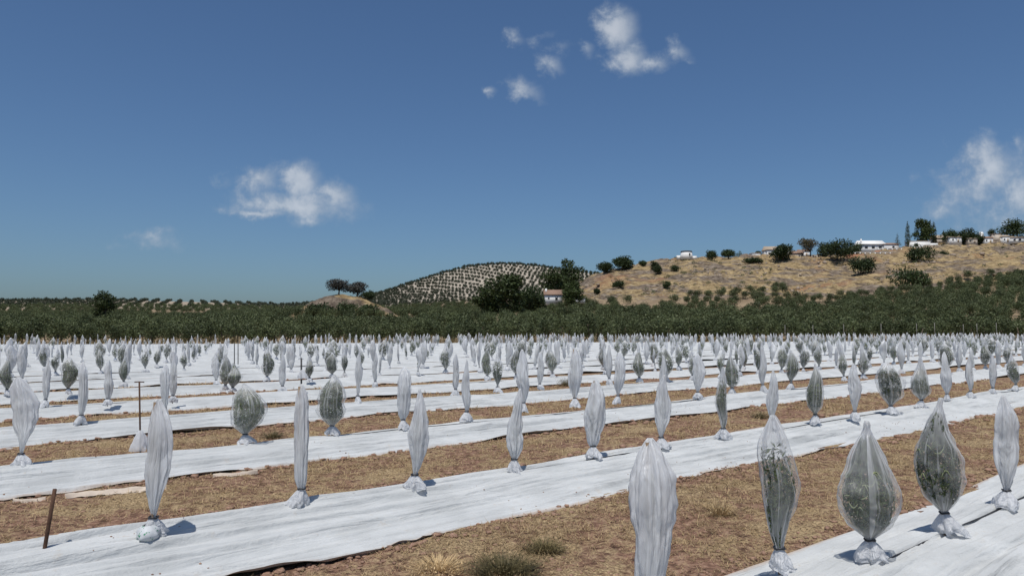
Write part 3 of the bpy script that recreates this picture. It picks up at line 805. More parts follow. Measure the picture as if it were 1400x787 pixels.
for (px, yb, yt, w, kind, dark, stake, ln) in NEAR:
    X, Y = on_plane(px, yb - 2, RIDGE + 0.01)
    zt = at_depth(px, yt, Y)[2]
    h = zt - RIDGE - 0.01; W = w * Y / F * .88
    s, n = to_sn(X, Y)
    PLANTS.append(dict(X=X, Y=Y, h=h, w=W, kind=kind, dark=dark, stake=stake, lean=ln * Y / F, row=row_of(n), s=s, px=px, near=True))
rowspan = {}
for p in PLANTS: rowspan.setdefault(p['row'], []).append(p['s'])
grid = []
for i, n0 in enumerate(ROWN):
    rr = row_range(n0, 0.74)
    if rr is None: continue
    ph = 0.35
    k0, k1 = int(rr[0] / 1.34) - 1, int(rr[1] / 1.34) + 1
    for k in range(k0, k1):
        s = k * 1.34 + ph + random.gauss(0, 0.07); n = n0 + random.gauss(0, 0.06)
        if not (rr[0] <= s <= rr[1]): continue
        if i in rowspan:
            sp_ = sorted(rowspan[i])
            if i <= 2 and s < sp_[-1] + 1.0: continue
            if i > 2 and min(abs(s - q) for q in sp_) < 0.85: continue
        if random.random() < 0.05: continue
        X, Y = to_xy(s, n)
        grid.append((Y, X, i, s))
grid.sort()
def pick_kind(X, Y):
    right = min(1, max(0, 0.5 + X / (1.4 * Y)))
    q = random.random()
    if q < 0.13 + 0.22 * right: return random.choice(['fat', 'fat', 'round']), 2
    if q < 0.30 + 0.38 * right: return random.choice(['pear', 'fat', 'slim']), 1
    return random.choice(['slim', 'slim', 'column', 'sail']), 0
VAR = {}
def variant(kind, dark, detail):
    k = random.randrange(5 if detail > 1 else 3)
    key = (kind, dark, detail, k)
    if key not in VAR:
        w = {0: {'slim': .23, 'column': .20, 'sail': .30}.get(kind, .25), 1: .36 if kind != 'slim' else .27, 2: .48}[dark]
        VAR[key] = build_sapling(kind, 1.05, w, 300 + len(VAR) * 7, detail, dark)
    return VAR[key]
NIND = 300
left = NIND - len(PLANTS)
ind, rest = grid[:left], grid[left:]
for (Y, X, i, s) in ind:
    kind, dark = pick_kind(X, Y)
    PLANTS.append(dict(X=X, Y=Y, h=random.uniform(0.84, 1.14) * (random.uniform(.6, .95) if X < -4 and Y > 38 else 1), w=None, kind=kind, dark=dark, stake=False, lean=0, row=i, s=s, near=False))
rows = {}
for p in PLANTS: rows.setdefault(p['row'], []).append(p)
WORD = {('fat', 2): 'bulging grey-green leafy', ('round', 2): 'rounded dark leaf-filled', ('pear', 2): 'pear-shaped dark leaf-filled', ('fat', 1): 'half-filled pointed', ('pear', 1): 'pear-shaped pale-topped', ('slim', 1): 'narrow grey-green', ('slim', 0): 'narrow white', ('column', 0): 'straight columnar white', ('sail', 0): 'flat sail-like white', ('round', 1): 'rounded half-filled'}
SPECIAL = {(890, 878): 'tall columnar white sleeve cut off by the bottom edge, nearest the camera',
 (1066, 786): 'narrow grey-green wrapped sapling at the bottom edge, between two wider neighbours',
 (1190, 771): 'broad teardrop sleeve with pale curled leaves pressed against it, bottom right',
 (1292, 733): 'diamond-shaped leafy sleeve with a knotted topknot, right foreground',
 (1377, 697): 'narrow pale sleeve by the right edge, last in the nearest row',
 (209, 740): 'flat sail-like white sleeve over a brown cane, left foreground, printed scrap at foot',
 (412, 697): 'narrow white sleeve with a brown cane seam, second in the long second row',
 (567, 673): 'narrow pleated white sleeve with a wide spread hem, third in the second row'}
near_objs = {}
for i, lst in rows.items():
    lst.sort(key=lambda p: p['s'])
    for k, p in enumerate(lst):
        if p['near']:
            det = 3 if p['Y'] < 17 else 2
            parts = build_sapling(p['kind'], p['h'], p['w'], int(p['px']) + 3, det, p['dark'], p['stake'], lean=(p['lean'], 0), spread=(0.066 if p['dark'] else 0.060) * random.uniform(0.8, 1.35))
            o = place_sapling(parts, p['X'], p['Y'])
        else:
            det = 2 if p['Y'] < 34 else 1
            parts = variant(p['kind'], p['dark'], det)
            sc = p['h'] / 1.05
            o = place_sapling(parts, p['X'], p['Y'], rz=random.uniform(0, 6.28), sc=(sc * random.uniform(.85, 1.15), sc * random.uniform(.85, 1.15), sc))
            o.rotation_euler[0] = random.gauss(0, .055); o.rotation_euler[1] = random.gauss(0, .055)
        key = next(((a[0], a[1]) for a in NEAR if p['near'] and a[0] == p['px'] and abs(on_plane(a[0], a[1] - 2, RIDGE + .01)[1] - p['Y']) < 1e-6), None)
        lab = SPECIAL.get(key) or '%s wrapped sapling, %s from the left in the %s row from the camera' % (WORD.get((p['kind'], p['dark']), 'white'), ordinal(k + 1), ordinal(i + 1))
        tag(o, lab, 'wrapped sapling', 'saplings wrapped in white fleece sleeves')
        if key: near_objs[key] = o

# the rest of the plantation, one object
def far_saplings(rest):
    protos = []
    for kind, dark, w in (('slim', 0, .22), ('column', 0, .19), ('sail', 0, .26), ('fat', 1, .34), ('fat', 2, .44), ('round', 2, .42)):
        V, T, prof = sleeve_mesh(kind, 1.05, w, 0.14, 50 + dark + len(protos), 9, 8)
        b = Bag().add(V, T, 0); A = [SL_ATTR[0]]
        V2, Q2 = skirt_mesh(0.14, 0.085, 5 + len(protos), 3, 6); b.add(V2, Q2, 1); A.append(SK_ATTR[0])
        if dark:
            V3, T3 = foliage_in(prof, 1.05, 0.14, .9, 34 if dark == 2 else 20, 0.22, 9, .05, .85 if dark == 2 else .6); b.add(V3, T3, 2); A.append((np.zeros((len(V3), 3)), np.zeros(len(V3))))
        protos.append((np.concatenate(b.v), np.concatenate(b.f), np.concatenate(b.m), dark, kind, np.concatenate([q[0] for q in A]), np.concatenate([q[1] for q in A])))
    out = Bag(); wa, ga = [], []
    for (Y, X, i, s) in rest:
        kind, dark = pick_kind(X, Y)
        cand = [p for p in protos if p[3] == dark] ; p = random.choice(cand)
        a = random.uniform(0, 6.28); sc = random.uniform(.86, 1.1)
        edge_left = np.interp(X / Y, [-.35, 0], [1, 0])
        if random.random() < edge_left * .85: sc *= random.uniform(.35, .7)
        V = p[0]; c_, s_ = math.cos(a), math.sin(a)
        W = np.stack([(V[:, 0] * c_ - V[:, 1] * s_) * sc + X, (V[:, 0] * s_ + V[:, 1] * c_) * sc + Y, V[:, 2] * sc + RIDGE], 1)
        out.v.append(W); out.f.append(p[1] + out.n); out.m.append(p[2]); out.n += len(W); wa.append(p[5] + random.random() * 9); ga.append(p[6])
    o = link('wrapped_saplings', out.mesh('wrapped_saplings', [M['fleece'], M['fleece_dense'], M['sapling']], True))
    add_attr(o.data, np.concatenate(wa), np.concatenate(ga))
    tag(o, 'dense far rows of white wrapped saplings reaching to the olive hedge', 'wrapped saplings', kind='stuff')
far_saplings(rest)
print('individual plants', len(PLANTS), 'far plants', len(rest))

# printed scrap at the foot of the left sleeve: white folded sack with green sprig print
def feed_sack():
    sk = near_objs[(209, 740)]
    m, gg = new_mat('printed_sack'); co = objcoord(gg)
    f, _ = gg.noise(co, 38, 3, 0.6); c = gg.mix(gg.smooth(f, .60, .62), (0.55, 0.57, 0.58, 1), (0.02, 0.22, 0.10, 1))
    finish(m, principled(gg, c, .6))
    r = np.random.default_rng(4)
    th = np.linspace(0, 2 * np.pi, 28, endpoint=False); t = np.linspace(0, 1, 10)
    TT, HH = np.meshgrid(t, th, indexing='ij')
    rad = 0.035 + 0.052 * np.sin(np.pi * np.clip(TT * .9 + .08, 0, 1)); rad = rad * (1 + .22 * fbm(np.cos(HH) * 2, np.sin(HH) * 2 + TT * 3, 6, 3))
    V = np.stack([rad * np.cos(HH) - 0.01, rad * np.sin(HH) - 0.055, 0.005 + 0.125 * TT], -1).reshape(-1, 3)
    o = link('printed_wrapper', mesh_np('printed_wrapper', V, quad_grid(10, 28, True), m), sk)
    o['label'] = 'white plastic wrapper with green print'
feed_sack()

# ------------------------------------------------------------------ stakes and small things in the field
def stake(name, p0, p1, rad, mat, label, group=None, crossbar=None, cat='stake'):
    p0 = np.array(p0, float); p1 = np.array(p1, float)
    e = bpy.data.objects.new(name, None); COL.objects.link(e); e.location = p0
    V, T = tube_tris(np.array([(0, 0, -0.05), *((p1 - p0) * t for t in (0.0, .5, 1))]), rad, 8)
    link('post', mesh_np('post', V, T, mat), e)
    if crossbar:
        q = p1 - p0; V, T = tube_tris(np.array([q + (-crossbar / 2, 0, .0), q + (0, 0, 0.004), q + (crossbar / 2, 0, .0)]), rad * .65, 8)
        link('crossbar', mesh_np('crossbar', V, T, mat), e)
    tag(e, label, cat, group); return e
x, y = on_plane(57, 768, 0.08); d = at_depth(75, 668, y)
stake('rusty_stake', (x, y, 0.05), (d[0], y, d[2]), 0.014, M['rust'], 'leaning rusty iron stake in the bottom left corner')
x, y = on_plane(192, 612, 0.12); d = at_depth(190.5, 522, y)
tst = stake('metal_stake', (x, y, 0.1), (d[0], y, d[2]), 0.012, M['rust'], 'upright rusty stake with a short crossbar on top, left of centre', crossbar=13 * y / F)
# white sack tied at the foot of the T stake
V2, Q2 = skirt_mesh(0.25, 0.085, 76, 18, 40); V2[:, 2] = V2[:, 2] * 1.05 - .01
sk = link('white_sack', mesh_np('white_sack', V2, Q2, M['fleece_dense']), loc=(x + .01, y - .03, 0.10)); tag(sk, 'crumpled white sack tied round the foot of the crossbar stake', 'sack')
x, y = on_plane(412, 538, 0.15); d = at_depth(412, 489, y)
dst = stake('dark_pole', (x, y, 0.1), (d[0], y, d[2]), 0.022, M['steel'], 'dark pole with white cloth knotted on it, behind the cane-seamed sleeve')
V2, Q2 = skirt_mesh(0.22, 0.085, 31, 8, 16)
link('white_cloth_knot', mesh_np('white_cloth_knot', V2, Q2, M['fleece_dense']), loc=(x, y, d[2] - 0.52))
tag(bpy.data.objects['white_cloth_knot'], 'knotted white cloth hanging on the dark pole', 'cloth')
for k, (px, yb, yt) in enumerate([(320.5, 500, 468), (325.5, 497, 466)]):
    x, y = on_plane(px, yb, 0.15); d = at_depth(px, yt, y)
    stake('thin_stake', (x, y, 0.1), (d[0], y, d[2]), 0.02, M['steel'], ['left', 'right'][k] + ' of two thin dark stakes standing close together among the sleeves', 'thin dark stakes')
# posts in front of the olive hedge
for k, (px, yt) in enumerate([(1073, 444), (1111, 444), (1153, 443), (1204, 442), (1253, 442), (1277.5, 441), (1317, 443), (1335.6, 442), (1362, 441)]):
    Y = EDGE((px - 700) / F * 105) + 1.5; d = at_depth(px, yt, Y)
    stake('fence_post', (d[0], Y, 0.0), (d[0] + random.uniform(-.05, .05), Y, d[2]), 0.038, M['post'],
          'thin pale post in front of the dark olive hedge, %s from the left of nine' % ordinal(k + 1), 'posts along the hedge')
# loose loop of hose at the rusty stake
P = np.array([at_depth(*q)[:3] for q in [(14, 772, 5.35), (30, 772, 5.35), (37, 775, 5.3), (42, 766, 5.38), (48, 762, 5.42), (56, 764, 5.43)]])
P[:, 2] = np.maximum(P[:, 2], 0.06)
V, T = tube_tris(P, 0.012, 8)
o = link('hose_end', mesh_np('hose_end', V, T, M['hose'])); tag(o, 'bent black hose end beside the rusty stake, bottom left', 'hose')

# pale cloth scraps half buried in the soil
def scrap(px, py, L, Wd, seed, label):
    x, y = on_plane(px, py, 0.02); n1, n2 = 26, 12
    S, T = np.meshgrid(np.linspace(-L / 2, L / 2, n1), np.linspace(-1, 1, n2), indexing='ij')
    wv = Wd / 2 * np.sqrt(np.clip(1 - (2 * S / L) ** 2, 0.02, 1)) * (1 + .3 * vnoise(S * 5, 0 * S + seed, seed))
    Z = 0.045 + 0.02 * fbm(S * 6, T * 2, seed, 3) - 0.035 * np.abs(T) ** 2
    V = np.stack([S, T * wv, Z], -1).reshape(-1, 3)
    o = link('cloth_scrap', mesh_np('cloth_scrap', V, quad_grid(n1, n2), M['scrap']), loc=(x, y, 0), rot=(0, 0, TH - .25))
    tag(o, label, 'cloth scrap', 'scraps of old cloth in the soil')
M['scrap'] = plain('dusty_cloth', (0.52, 0.44, 0.36), .9, .15, 12)
scrap(160, 672, .95, .16, 1, 'long dusty cloth scrap half buried in soil, left foreground')
scrap(40, 684, .28, .07, 2, 'small pale cloth scrap on the soil near the left edge')
scrap(322, 648, .5, .09, 3, 'pale cloth scrap on soil between the two left foreground sleeves')

# ------------------------------------------------------------------ soil clods and dry grass of the gaps
def gap_points(n, ymax, edge_bias):
    out = []
    while len(out) < n:
        Y = 3.4 * (ymax / 3.4) ** (random.random() ** 0.9); u_ = random.uniform(-.74, .74); X = u_ * Y
        s, nn = to_sn(X, Y); i = row_of(nn); dn = nn - ROWN[i]
        lo = float(near_edge(s, i)); hi = float(far_edge(s, i))
        # distance outside the sheet
        dist = lo - dn if dn < 0 else dn - hi
        if dist < (-0.05 if edge_bias else 0.02): continue
        if edge_bias and random.random() > math.exp(-max(0, dist - .04) / 0.16) + 0.10: continue
        if not edge_bias and vnoise(X / 1.1, Y / 1.1, 71) * .6 + vnoise(X / .35, Y / .35, 72) * .4 < 0.05 - 0.75 * random.random(): continue
        out.append((X, Y, dist))
    return np.array(out)
def soil_z(X, Y):
    fz = field_z(X, Y)
    return fz * .8 + fbm(X / 1.6, Y / 1.6, 41, 2) * 0.018 + fbm(X / 0.30, Y / 0.30, 40, 4, 0.6) * 0.011
ICO_V = []
phi = (1 + 5 ** .5) / 2
for a, b in ((1, phi), (-1, phi), (1, -phi), (-1, -phi)): ICO_V += [(0, a, b), (a, b, 0), (b, 0, a)]
ICO_V = np.array(ICO_V, float); ICO_V /= np.linalg.norm(ICO_V[0])
def hull_faces(V):
    f = []; n = len(V)
    for i in range(n):
        for j in range(i + 1, n):
            for k in range(j + 1, n):
                nr = np.cross(V[j] - V[i], V[k] - V[i]); d = (V - V[i]) @ nr
                if (d <= 1e-6).all(): f.append((i, j, k))
                elif (d >= -1e-6).all(): f.append((i, k, j))
    return np.array(f)
ICO_F = hull_faces(ICO_V)
def rocks(P, sizes, mat, name, flat=.7):
    n = len(P); r = rng
    V = ICO_V[None] * r.uniform(.65, 1.25, (n, 12, 1)) * r.uniform(.6, 1.2, (n, 1, 3))
    a = r.uniform(0, 6.28, n); c, s = np.cos(a)[:, None], np.sin(a)[:, None]
    X = V[..., 0] * c - V[..., 1] * s; Y = V[..., 0] * s + V[..., 1] * c
    V = np.stack([X, Y, V[..., 2] * flat], -1) * sizes[:, None, None] + P[:, None, :]
    T = (ICO_F[None] + np.arange(n)[:, None, None] * 12).reshape(-1, 3)
    return mesh_np(name, V.reshape(-1, 3), T, mat, False)
gp = gap_points(15000, 26, True)
sz = np.clip(rng.lognormal(-4.4, 0.6, len(gp)), .005, .045) * np.where(gp[:, 2] < .25, 1.25, .8) * np.clip(gp[:, 1] / 9, .85, 1.6)
P = np.stack([gp[:, 0], gp[:, 1], soil_z(gp[:, 0], gp[:, 1]) + sz * .25], 1)
tag(link('soil_clods', rocks(P, sz, M['clod'], 'soil_clods', .5)), 'reddish brown clods heaped along the edges of the white sheets', 'clods', kind='stuff')
# a few crumbs of soil lying on the nearest sheets
pts = []
while len(pts) < 420:
    i = random.choice([0, 1, 1, 2]); s = random.uniform(-4 if i else 3, 16); nn = random.uniform(-1.0, .1)
    if vnoise(s / .6, nn / .3, 88) < .25: continue
    X, Y = to_xy(s, ROWN[i] + nn); pts.append((X, Y, float(sheet_z(np.array(s), np.array(nn), i, np.array(Y)))))
pts = np.array(pts)
tag(link('soil_crumbs', rocks(pts + [0, 0, .002], rng.uniform(.004, .013, len(pts)), M['clod'], 'soil_crumbs')), 'dark soil crumbs scattered on the nearest white sheets', 'soil crumbs', kind='stuff')

def straw():
    gp = gap_points(26000, 24, False)
    n = 5; P = np.repeat(gp, n, 0); P[:, :2] += rng.normal(size=(len(P), 2)) * (.025 * np.clip(P[:, 1:2] / 7, .8, 2))
    N_ = len(P); L = rng.uniform(.02, .075, N_) * np.clip(P[:, 1] / 8, .9, 2.2) * (1 + .5 * vnoise(P[:, 0] / .8, P[:, 1] / .8, 73))
    a = rng.uniform(0, 6.28, N_); el = np.abs(rng.normal(0.15, .38, N_))
    D = np.stack([np.cos(a) * np.cos(el), np.sin(a) * np.cos(el), np.sin(el)], 1) * L[:, None]
    wd = 0.0022 * np.clip(P[:, 1] / 5, 1, 4); S = np.stack([-np.sin(a), np.cos(a), 0 * a], 1) * wd[:, None]
    B = np.stack([P[:, 0], P[:, 1], soil_z(P[:, 0], P[:, 1]) + .004 + rng.uniform(0, .012, N_)], 1)
    V = np.stack([B - S, B + S, B + D], 1).reshape(-1, 3)
    T = np.arange(N_ * 3).reshape(-1, 3)
    return mesh_np('dry_grass', V, T, M['straw'], False)
tag(link('dry_grass', straw()), 'dry golden grass and straw lying between the white sheets', 'grass', kind='stuff')
def weed_tuft(px, py, rad, hgt, n, mat, label, seed, size=.04):
    r = np.random.default_rng(seed); x, y = on_plane(px, py, .02)
    a = r.uniform(0, 6.28, n); q = rad * np.sqrt(r.uniform(0, 1, n))
    B = np.stack([q * np.cos(a) * .5, q * np.sin(a) * .5, 0 * q], 1)
    D = np.stack([q * np.cos(a), q * np.sin(a), hgt * (1 - .5 * (q / rad) ** 2) * r.uniform(.4, 1.1, n)], 1)
    wd = size * .10; S = np.stack([-np.sin(a), np.cos(a), 0 * a], 1) * wd
    V = np.stack([B - S, B + S, D + B], 1).reshape(-1, 3); b = Bag().add(V, np.arange(n * 3).reshape(-1, 3))
    V, T = leaves_tris(B + D * r.uniform(.35, 1, (n, 1)), size * .6, .3, .3, None, r); b.add(V, T)
    o = link('dry_weed', b.mesh('dry_weed', [mat]), loc=(x, y, .0)); tag(o, label, 'weed', 'weed tufts in the dry strips')
weed_tuft(690, 783, .24, .16, 900, M['weed'], 'dense brown weed clump at the bottom edge, left of the nearest sleeve', 1)
weed_tuft(600, 775, .2, .10, 420, M['straw'], 'low pale straw tuft at the bottom edge left of the weed clump', 2)
weed_tuft(745, 750, .16, .1, 420, M['weed'], 'brownish weed tuft just above right of the bottom weed clump', 3)
weed_tuft(985, 700, .16, .16, 260, M['straw'], 'tall straw tuft between the nearest sleeve and its right neighbour', 4)
weed_tuft(1040, 570, .22, .16, 300, M['weed'], 'greenish weed tuft in the dry strip right of centre', 5)
weed_tuft(373, 596, .2, .13, 260, M['weed'], 'small green weed between two leafy round sleeves on the left', 6)
weed_tuft(776, 527, .3, .35, 260, M['weed'], 'yellow-green weed growing between white sheets beside the caned sleeve', 7, .06)

# low weeds along the far margin of the field
def margin_weeds():
    n = 9000; X = rng.uniform(-72, 82, n); Y = EDGE(X) + rng.uniform(-1.0, 5.5, n)
    keep = vnoise(X / 3, Y / 2, 91) > -0.55; X, Y = X[keep], Y[keep]
    P = np.stack([X, Y, rng.uniform(0, .62, len(X)) * (0.5 + .6 * (vnoise(X / 4, Y / 4, 92) + .5))], 1)
    V, T = leaves_tris(P, .34, .35, .8); return mesh_np('margin_weeds', V, T, M['weed'], False)
tag(link('margin_weeds', margin_weeds()), 'dry brown and green weeds along the far margin of the field', 'weeds', kind='stuff')

# ------------------------------------------------------------------ trees
def olive_mesh(h, w, seed, n=430, leaf=.24, mat='olive', trunk=True):
    r = np.random.default_rng(seed)
    cl = random_clumps(11, w * .36, w * .36, h * .32, h * .58, w * .20, r, 1.0) + [(0, 0, h * .50, w * .32, w * .32, h * .38)]
    P, D = crown_points(n, cl, r); V, T = leaves_tris(P, leaf, .5, .25, D, r)
    cr = Bag().add(V, T, 0).mesh('crown', [M[mat]])
    tk = None
    if trunk:
        dx, dy = r.normal(size=2) * w * .06
        V, T = tube_tris(np.array([(0, 0, -.2), (dx, dy, h * .22), (dx * 2.2, dy * 2.2, h * .6)]), [.13, .09, .035], 6)
        tk = Bag().add(V, T).mesh('trunk', [M['bark']])
    return cr, tk
HEDGE = [olive_mesh(2.9 + .12 * (k - 4), 2.3 + .25 * (k % 3), 10 + k, 620, .25) for k in range(9)]
ROUND = [olive_mesh(3.3 + .35 * (k % 3), 4.2 + .5 * (k % 2), 30 + k, 900, .36) for k in range(7)]
DOT = [olive_mesh(3.0, 3.9, 50 + k, 170, .95, 'olive_far', False) for k in range(4)]

def gn_scatter(name, protos, pts, scl, rot, vid, label, cat):
    """one object that instances the given tree objects on its own vertices"""
    me = bpy.data.meshes.new(name); me.vertices.add(len(pts)); me.vertices.foreach_set('co', np.asarray(pts, np.float32).ravel())
    for nm, arr, ty in (('scl', scl, 'FLOAT'), ('rot', rot, 'FLOAT'), ('vid', vid, 'INT')):
        a = me.attributes.new(nm, ty, 'POINT'); a.data.foreach_set('value', np.asarray(arr, np.float32 if ty == 'FLOAT' else np.int32))
    me.update(); o = link(name, me)
    ng = bpy.data.node_groups.new(name, 'GeometryNodeTree')
    ng.interface.new_socket('Geometry', in_out='INPUT', socket_type='NodeSocketGeometry')
    ng.interface.new_socket('Geometry', in_out='OUTPUT', socket_type='NodeSocketGeometry')
    nd, lk = ng.nodes, ng.links
    gi, go = nd.new('NodeGroupInput'), nd.new('NodeGroupOutput'); jn = nd.new('GeometryNodeJoinGeometry')
    def attr(nm, ty):
        a = nd.new('GeometryNodeInputNamedAttribute'); a.data_type = ty; a.inputs['Name'].default_value = nm; return a.outputs[0]
    s_, r_, v_ = attr('scl', 'FLOAT'), attr('rot', 'FLOAT'), attr('vid', 'INT')
    cx = nd.new('ShaderNodeCombineXYZ'); lk.new(r_, cx.inputs[2])
    for k, po in enumerate(protos):
        oi = nd.new('GeometryNodeObjectInfo'); oi.inputs['Object'].default_value = po; oi.inputs['As Instance'].default_value = True
        cp = nd.new('FunctionNodeCompare'); cp.data_type = 'INT'; cp.operation = 'EQUAL'
        lk.new(v_, cp.inputs[2]); cp.inputs[3].default_value = k
        ip = nd.new('GeometryNodeInstanceOnPoints')
        lk.new(gi.outputs[0], ip.inputs['Points']); lk.new(cp.outputs[0], ip.inputs['Selection']); lk.new(oi.outputs['Geometry'], ip.inputs['Instance'])
        lk.new(cx.outputs[0], ip.inputs['Rotation']); lk.new(s_, ip.inputs['Scale']); lk.new(ip.outputs[0], jn.inputs[0])
    lk.new(jn.outputs[0], go.inputs[0])
    md = o.modifiers.new('scatter', 'NODES'); md.node_group = ng
    tag(o, label, cat, kind='stuff'); return o
def individual(name, meshes, pts, scl, label, cat, group):
    protos = {}
    for i, ((x, y, z), s) in enumerate(zip(pts, scl)):
        k = random.randrange(len(meshes)); cr, tk = meshes[k]
        sq = random.uniform(.9, 1.15)
        o = link(name, None if tk else cr, loc=(x, y, z), rot=(0, 0, random.uniform(0, 6.28)), scale=(s * sq, s * sq, s))
        c = o
        if tk: c = link('crown', cr, o); link('trunk', tk, o)
        lb = label[i] if isinstance(label, list) else label(x, y) if callable(label) else label
        tag(o, lb, cat, group if isinstance(group, str) else group(lb)); protos.setdefault(k, c)
    return protos

# hedgerow olives beyond the field: rows parallel to the far margin, then the slope
hx = []; HROW = {}
for k in range(9):
    off = 4.5 + k * 4.2
    for X in np.arange(-140, 190, 2.0 if k < 3 else 2.4):
        X2 = X + random.gauss(0, .2); Y2 = EDGE(X2) + off + random.gauss(0, .45)
        px = 700 + F * X2 / Y2
        if not (-70 < px < 1470): continue
        lim = np.interp(px, [0, 380, 400, 520, 560, 640, 700, 800, 900, 1000, 1100, 1200, 1300, 1400], [232, 222, 182, 180, 190, 228, 250, 262, 218, 205, 222, 270, 285, 300])
        if Y2 > min(lim, 113 + .16 * X2): continue
        hx.append((Y2, X2)); HROW[(Y2, X2)] = k
hx.sort()
def zt(X, Y): return float(terrain(np.array([X]), np.array([Y]))[0])
def visible(px): return 0 <= px <= 1400
front = sorted([h for h in hx if visible(700 + F * h[1] / h[0])], key=lambda h: (HROW[h], h[1]))[:280]
HL, cnt = [], {}
for h in front:
    k = HROW[h]; cnt[k] = cnt.get(k, 0) + 1
    HL.append('olive tree, %s from left in %s row of far hedge' % (ordinal(cnt[k]) if cnt[k] < 100 else 'hundred-and-' + ordinal(cnt[k] - 100) if cnt[k] > 100 else 'hundredth', ordinal(k + 1)))
fs = set(front)
back = [h for h in hx if h not in fs]
FP = [(X, Y, zt(X, Y) - .05) for (Y, X) in front]
FS = [random.uniform(.80, 1.14) * float(np.interp(X, [-60, 0, 60], [.84, 1.0, 1.16])) for (Y, X) in front]
pro = individual('olive_tree', HEDGE, FP, FS, HL, 'olive tree', 'olive trees of the hedge bordering the field')
ks = sorted(pro); BP = np.array([(X, Y, 0) for (Y, X) in back]); BP[:, 2] = terrain(BP[:, 0], BP[:, 1]) - .05
gn_scatter('olive_grove', [pro[k] for k in ks], BP, rng.uniform(.74, 1.3, len(BP)) * np.interp(BP[:, 0], [-60, 0, 60], [.95, 1.05, 1.15]), rng.uniform(0, 6.28, len(BP)), rng.integers(0, len(ks), len(BP)),
           'dense olive grove climbing the lower slopes behind the hedge', 'olive grove')

# separate round olives on bare soil, left plain, middle and slope of the right hill
mid = [(231 + random.uniform(-3, 3), (p - 700) / F * 231) for p in (408, 420, 431, 442, 452, 466, 494, 507, 520, 552)]
for Y in np.arange(215, 640, 9.5):
    for X in np.arange(-0.76 * Y, 0.16 * Y, 7.6):
        X2, Y2 = X + random.gauss(0, .7), Y + random.gauss(0, .7); px = 700 + F * X2 / Y2
        lim = np.interp(px, [0, 380, 400, 520, 560, 640, 700, 800, 900], [232, 222, 212, 212, 212, 228, 250, 262, 218]) + 3
        if Y2 < lim: continue
        if float(zone_mound(np.array(X2), np.array(Y2))) > .05: continue
        if px > 395 and px < 560 and Y2 < 240 and random.random() < .35: continue
        if px > 770 and Y2 > 285: continue
        if 205 < px < 285 and 330 < Y2 < 440: continue
        if px > 480 and Y2 > 560: continue
        if Y > 440 and px < 400 and int(X // 7.6) % 2: continue
        mid.append((Y2, X2))
for (yy, xa, xb, dpx, jit) in [(427, 880, 990, 13, 2), (421, 905, 1000, 14, 2), (415, 925, 1100, 14, 2), (409, 940, 1090, 15, 2), (403, 990, 1085, 17, 2), (396, 1060, 1095, 12, 1), (420, 1000, 1140, 12, 2), (413, 1090, 1180, 11, 1), (407, 1150, 1215, 12, 1), (401, 1205, 1300, 13, 1.5), (394, 1260, 1420, 13, 1.5), (387, 1300, 1430, 13, 1.5), (381, 1355, 1440, 14, 1.5)]:
    for px in np.arange(xa, xb, dpx):
        p_ = px + random.gauss(0, jit); best = None
        for Y in np.arange(200, 330, 2.0):
            X = (p_ - 700) / F * Y; z = zt(X, Y)
            yy_p = at_depth(p_, yy, Y)[2]
            if z >= yy_p: best = (Y, X); break
        if best and random.random() < .9: mid.append(best)
for Y in np.arange(138, 312, 6.4):      # lumpy grove climbing the lower slopes, crowns almost touching
    for X in np.arange(-.80 * Y, .92 * Y, 5.0):
        X2, Y2 = X + random.gauss(0, .6), Y + .12 * X + random.gauss(0, .6); px = 700 + F * X2 / Y2
        lim = np.interp(px, [0, 380, 400, 520, 560, 640, 700, 800, 900, 1000, 1100, 1200, 1300, 1400], [232, 222, 182, 180, 190, 225, 228, 262, 218, 205, 222, 270, 285, 300])
        if Y2 < 130 + .16 * X2 or Y2 > lim or random.random() < .04: continue
        mid.append((Y2, X2))
mid.sort()
MP = [(X, Y, zt(X, Y) - .1) for (Y, X) in mid]
vis = [i for i, p in enumerate(MP) if visible(700 + F * p[0] / p[1])]
sel = set(vis[:300])
MI = [MP[i] for i in sorted(sel)]; MR = np.array([MP[i] for i in range(len(MP)) if i not in sel])
def mid_label(x, y):
    px = 700 + F * x / y
    if y < 190: return 'round olive tree of the lumpy grove just above the far hedge, %s' % ('left third' if px < 467 else 'middle third' if px < 933 else 'right third')
    if px < 400: return 'round olive tree in the orchard plain left of the earth mound'
    if px < 620: return 'round olive tree on bare soil around the foot of the earth mound'
    if px < 860: return 'round olive tree in the orchard near the white farmhouse and pines'
    return 'round olive tree on the lower slope of the dry grass hill'
pr2 = individual('round_olive_tree', ROUND, MI, [random.uniform(.8, 1.1) for _ in MI], mid_label, 'olive tree', lambda lb: 'orchard of the ' + lb)
ks = sorted(pr2)
gn_scatter('orchard', [pr2[k] for k in ks], MR, rng.uniform(.85, 1.15, len(MR)), rng.uniform(0, 6.28, len(MR)), rng.integers(0, len(ks), len(MR)), 'olive orchard covering the low ridge on the left horizon', 'olive orchard')

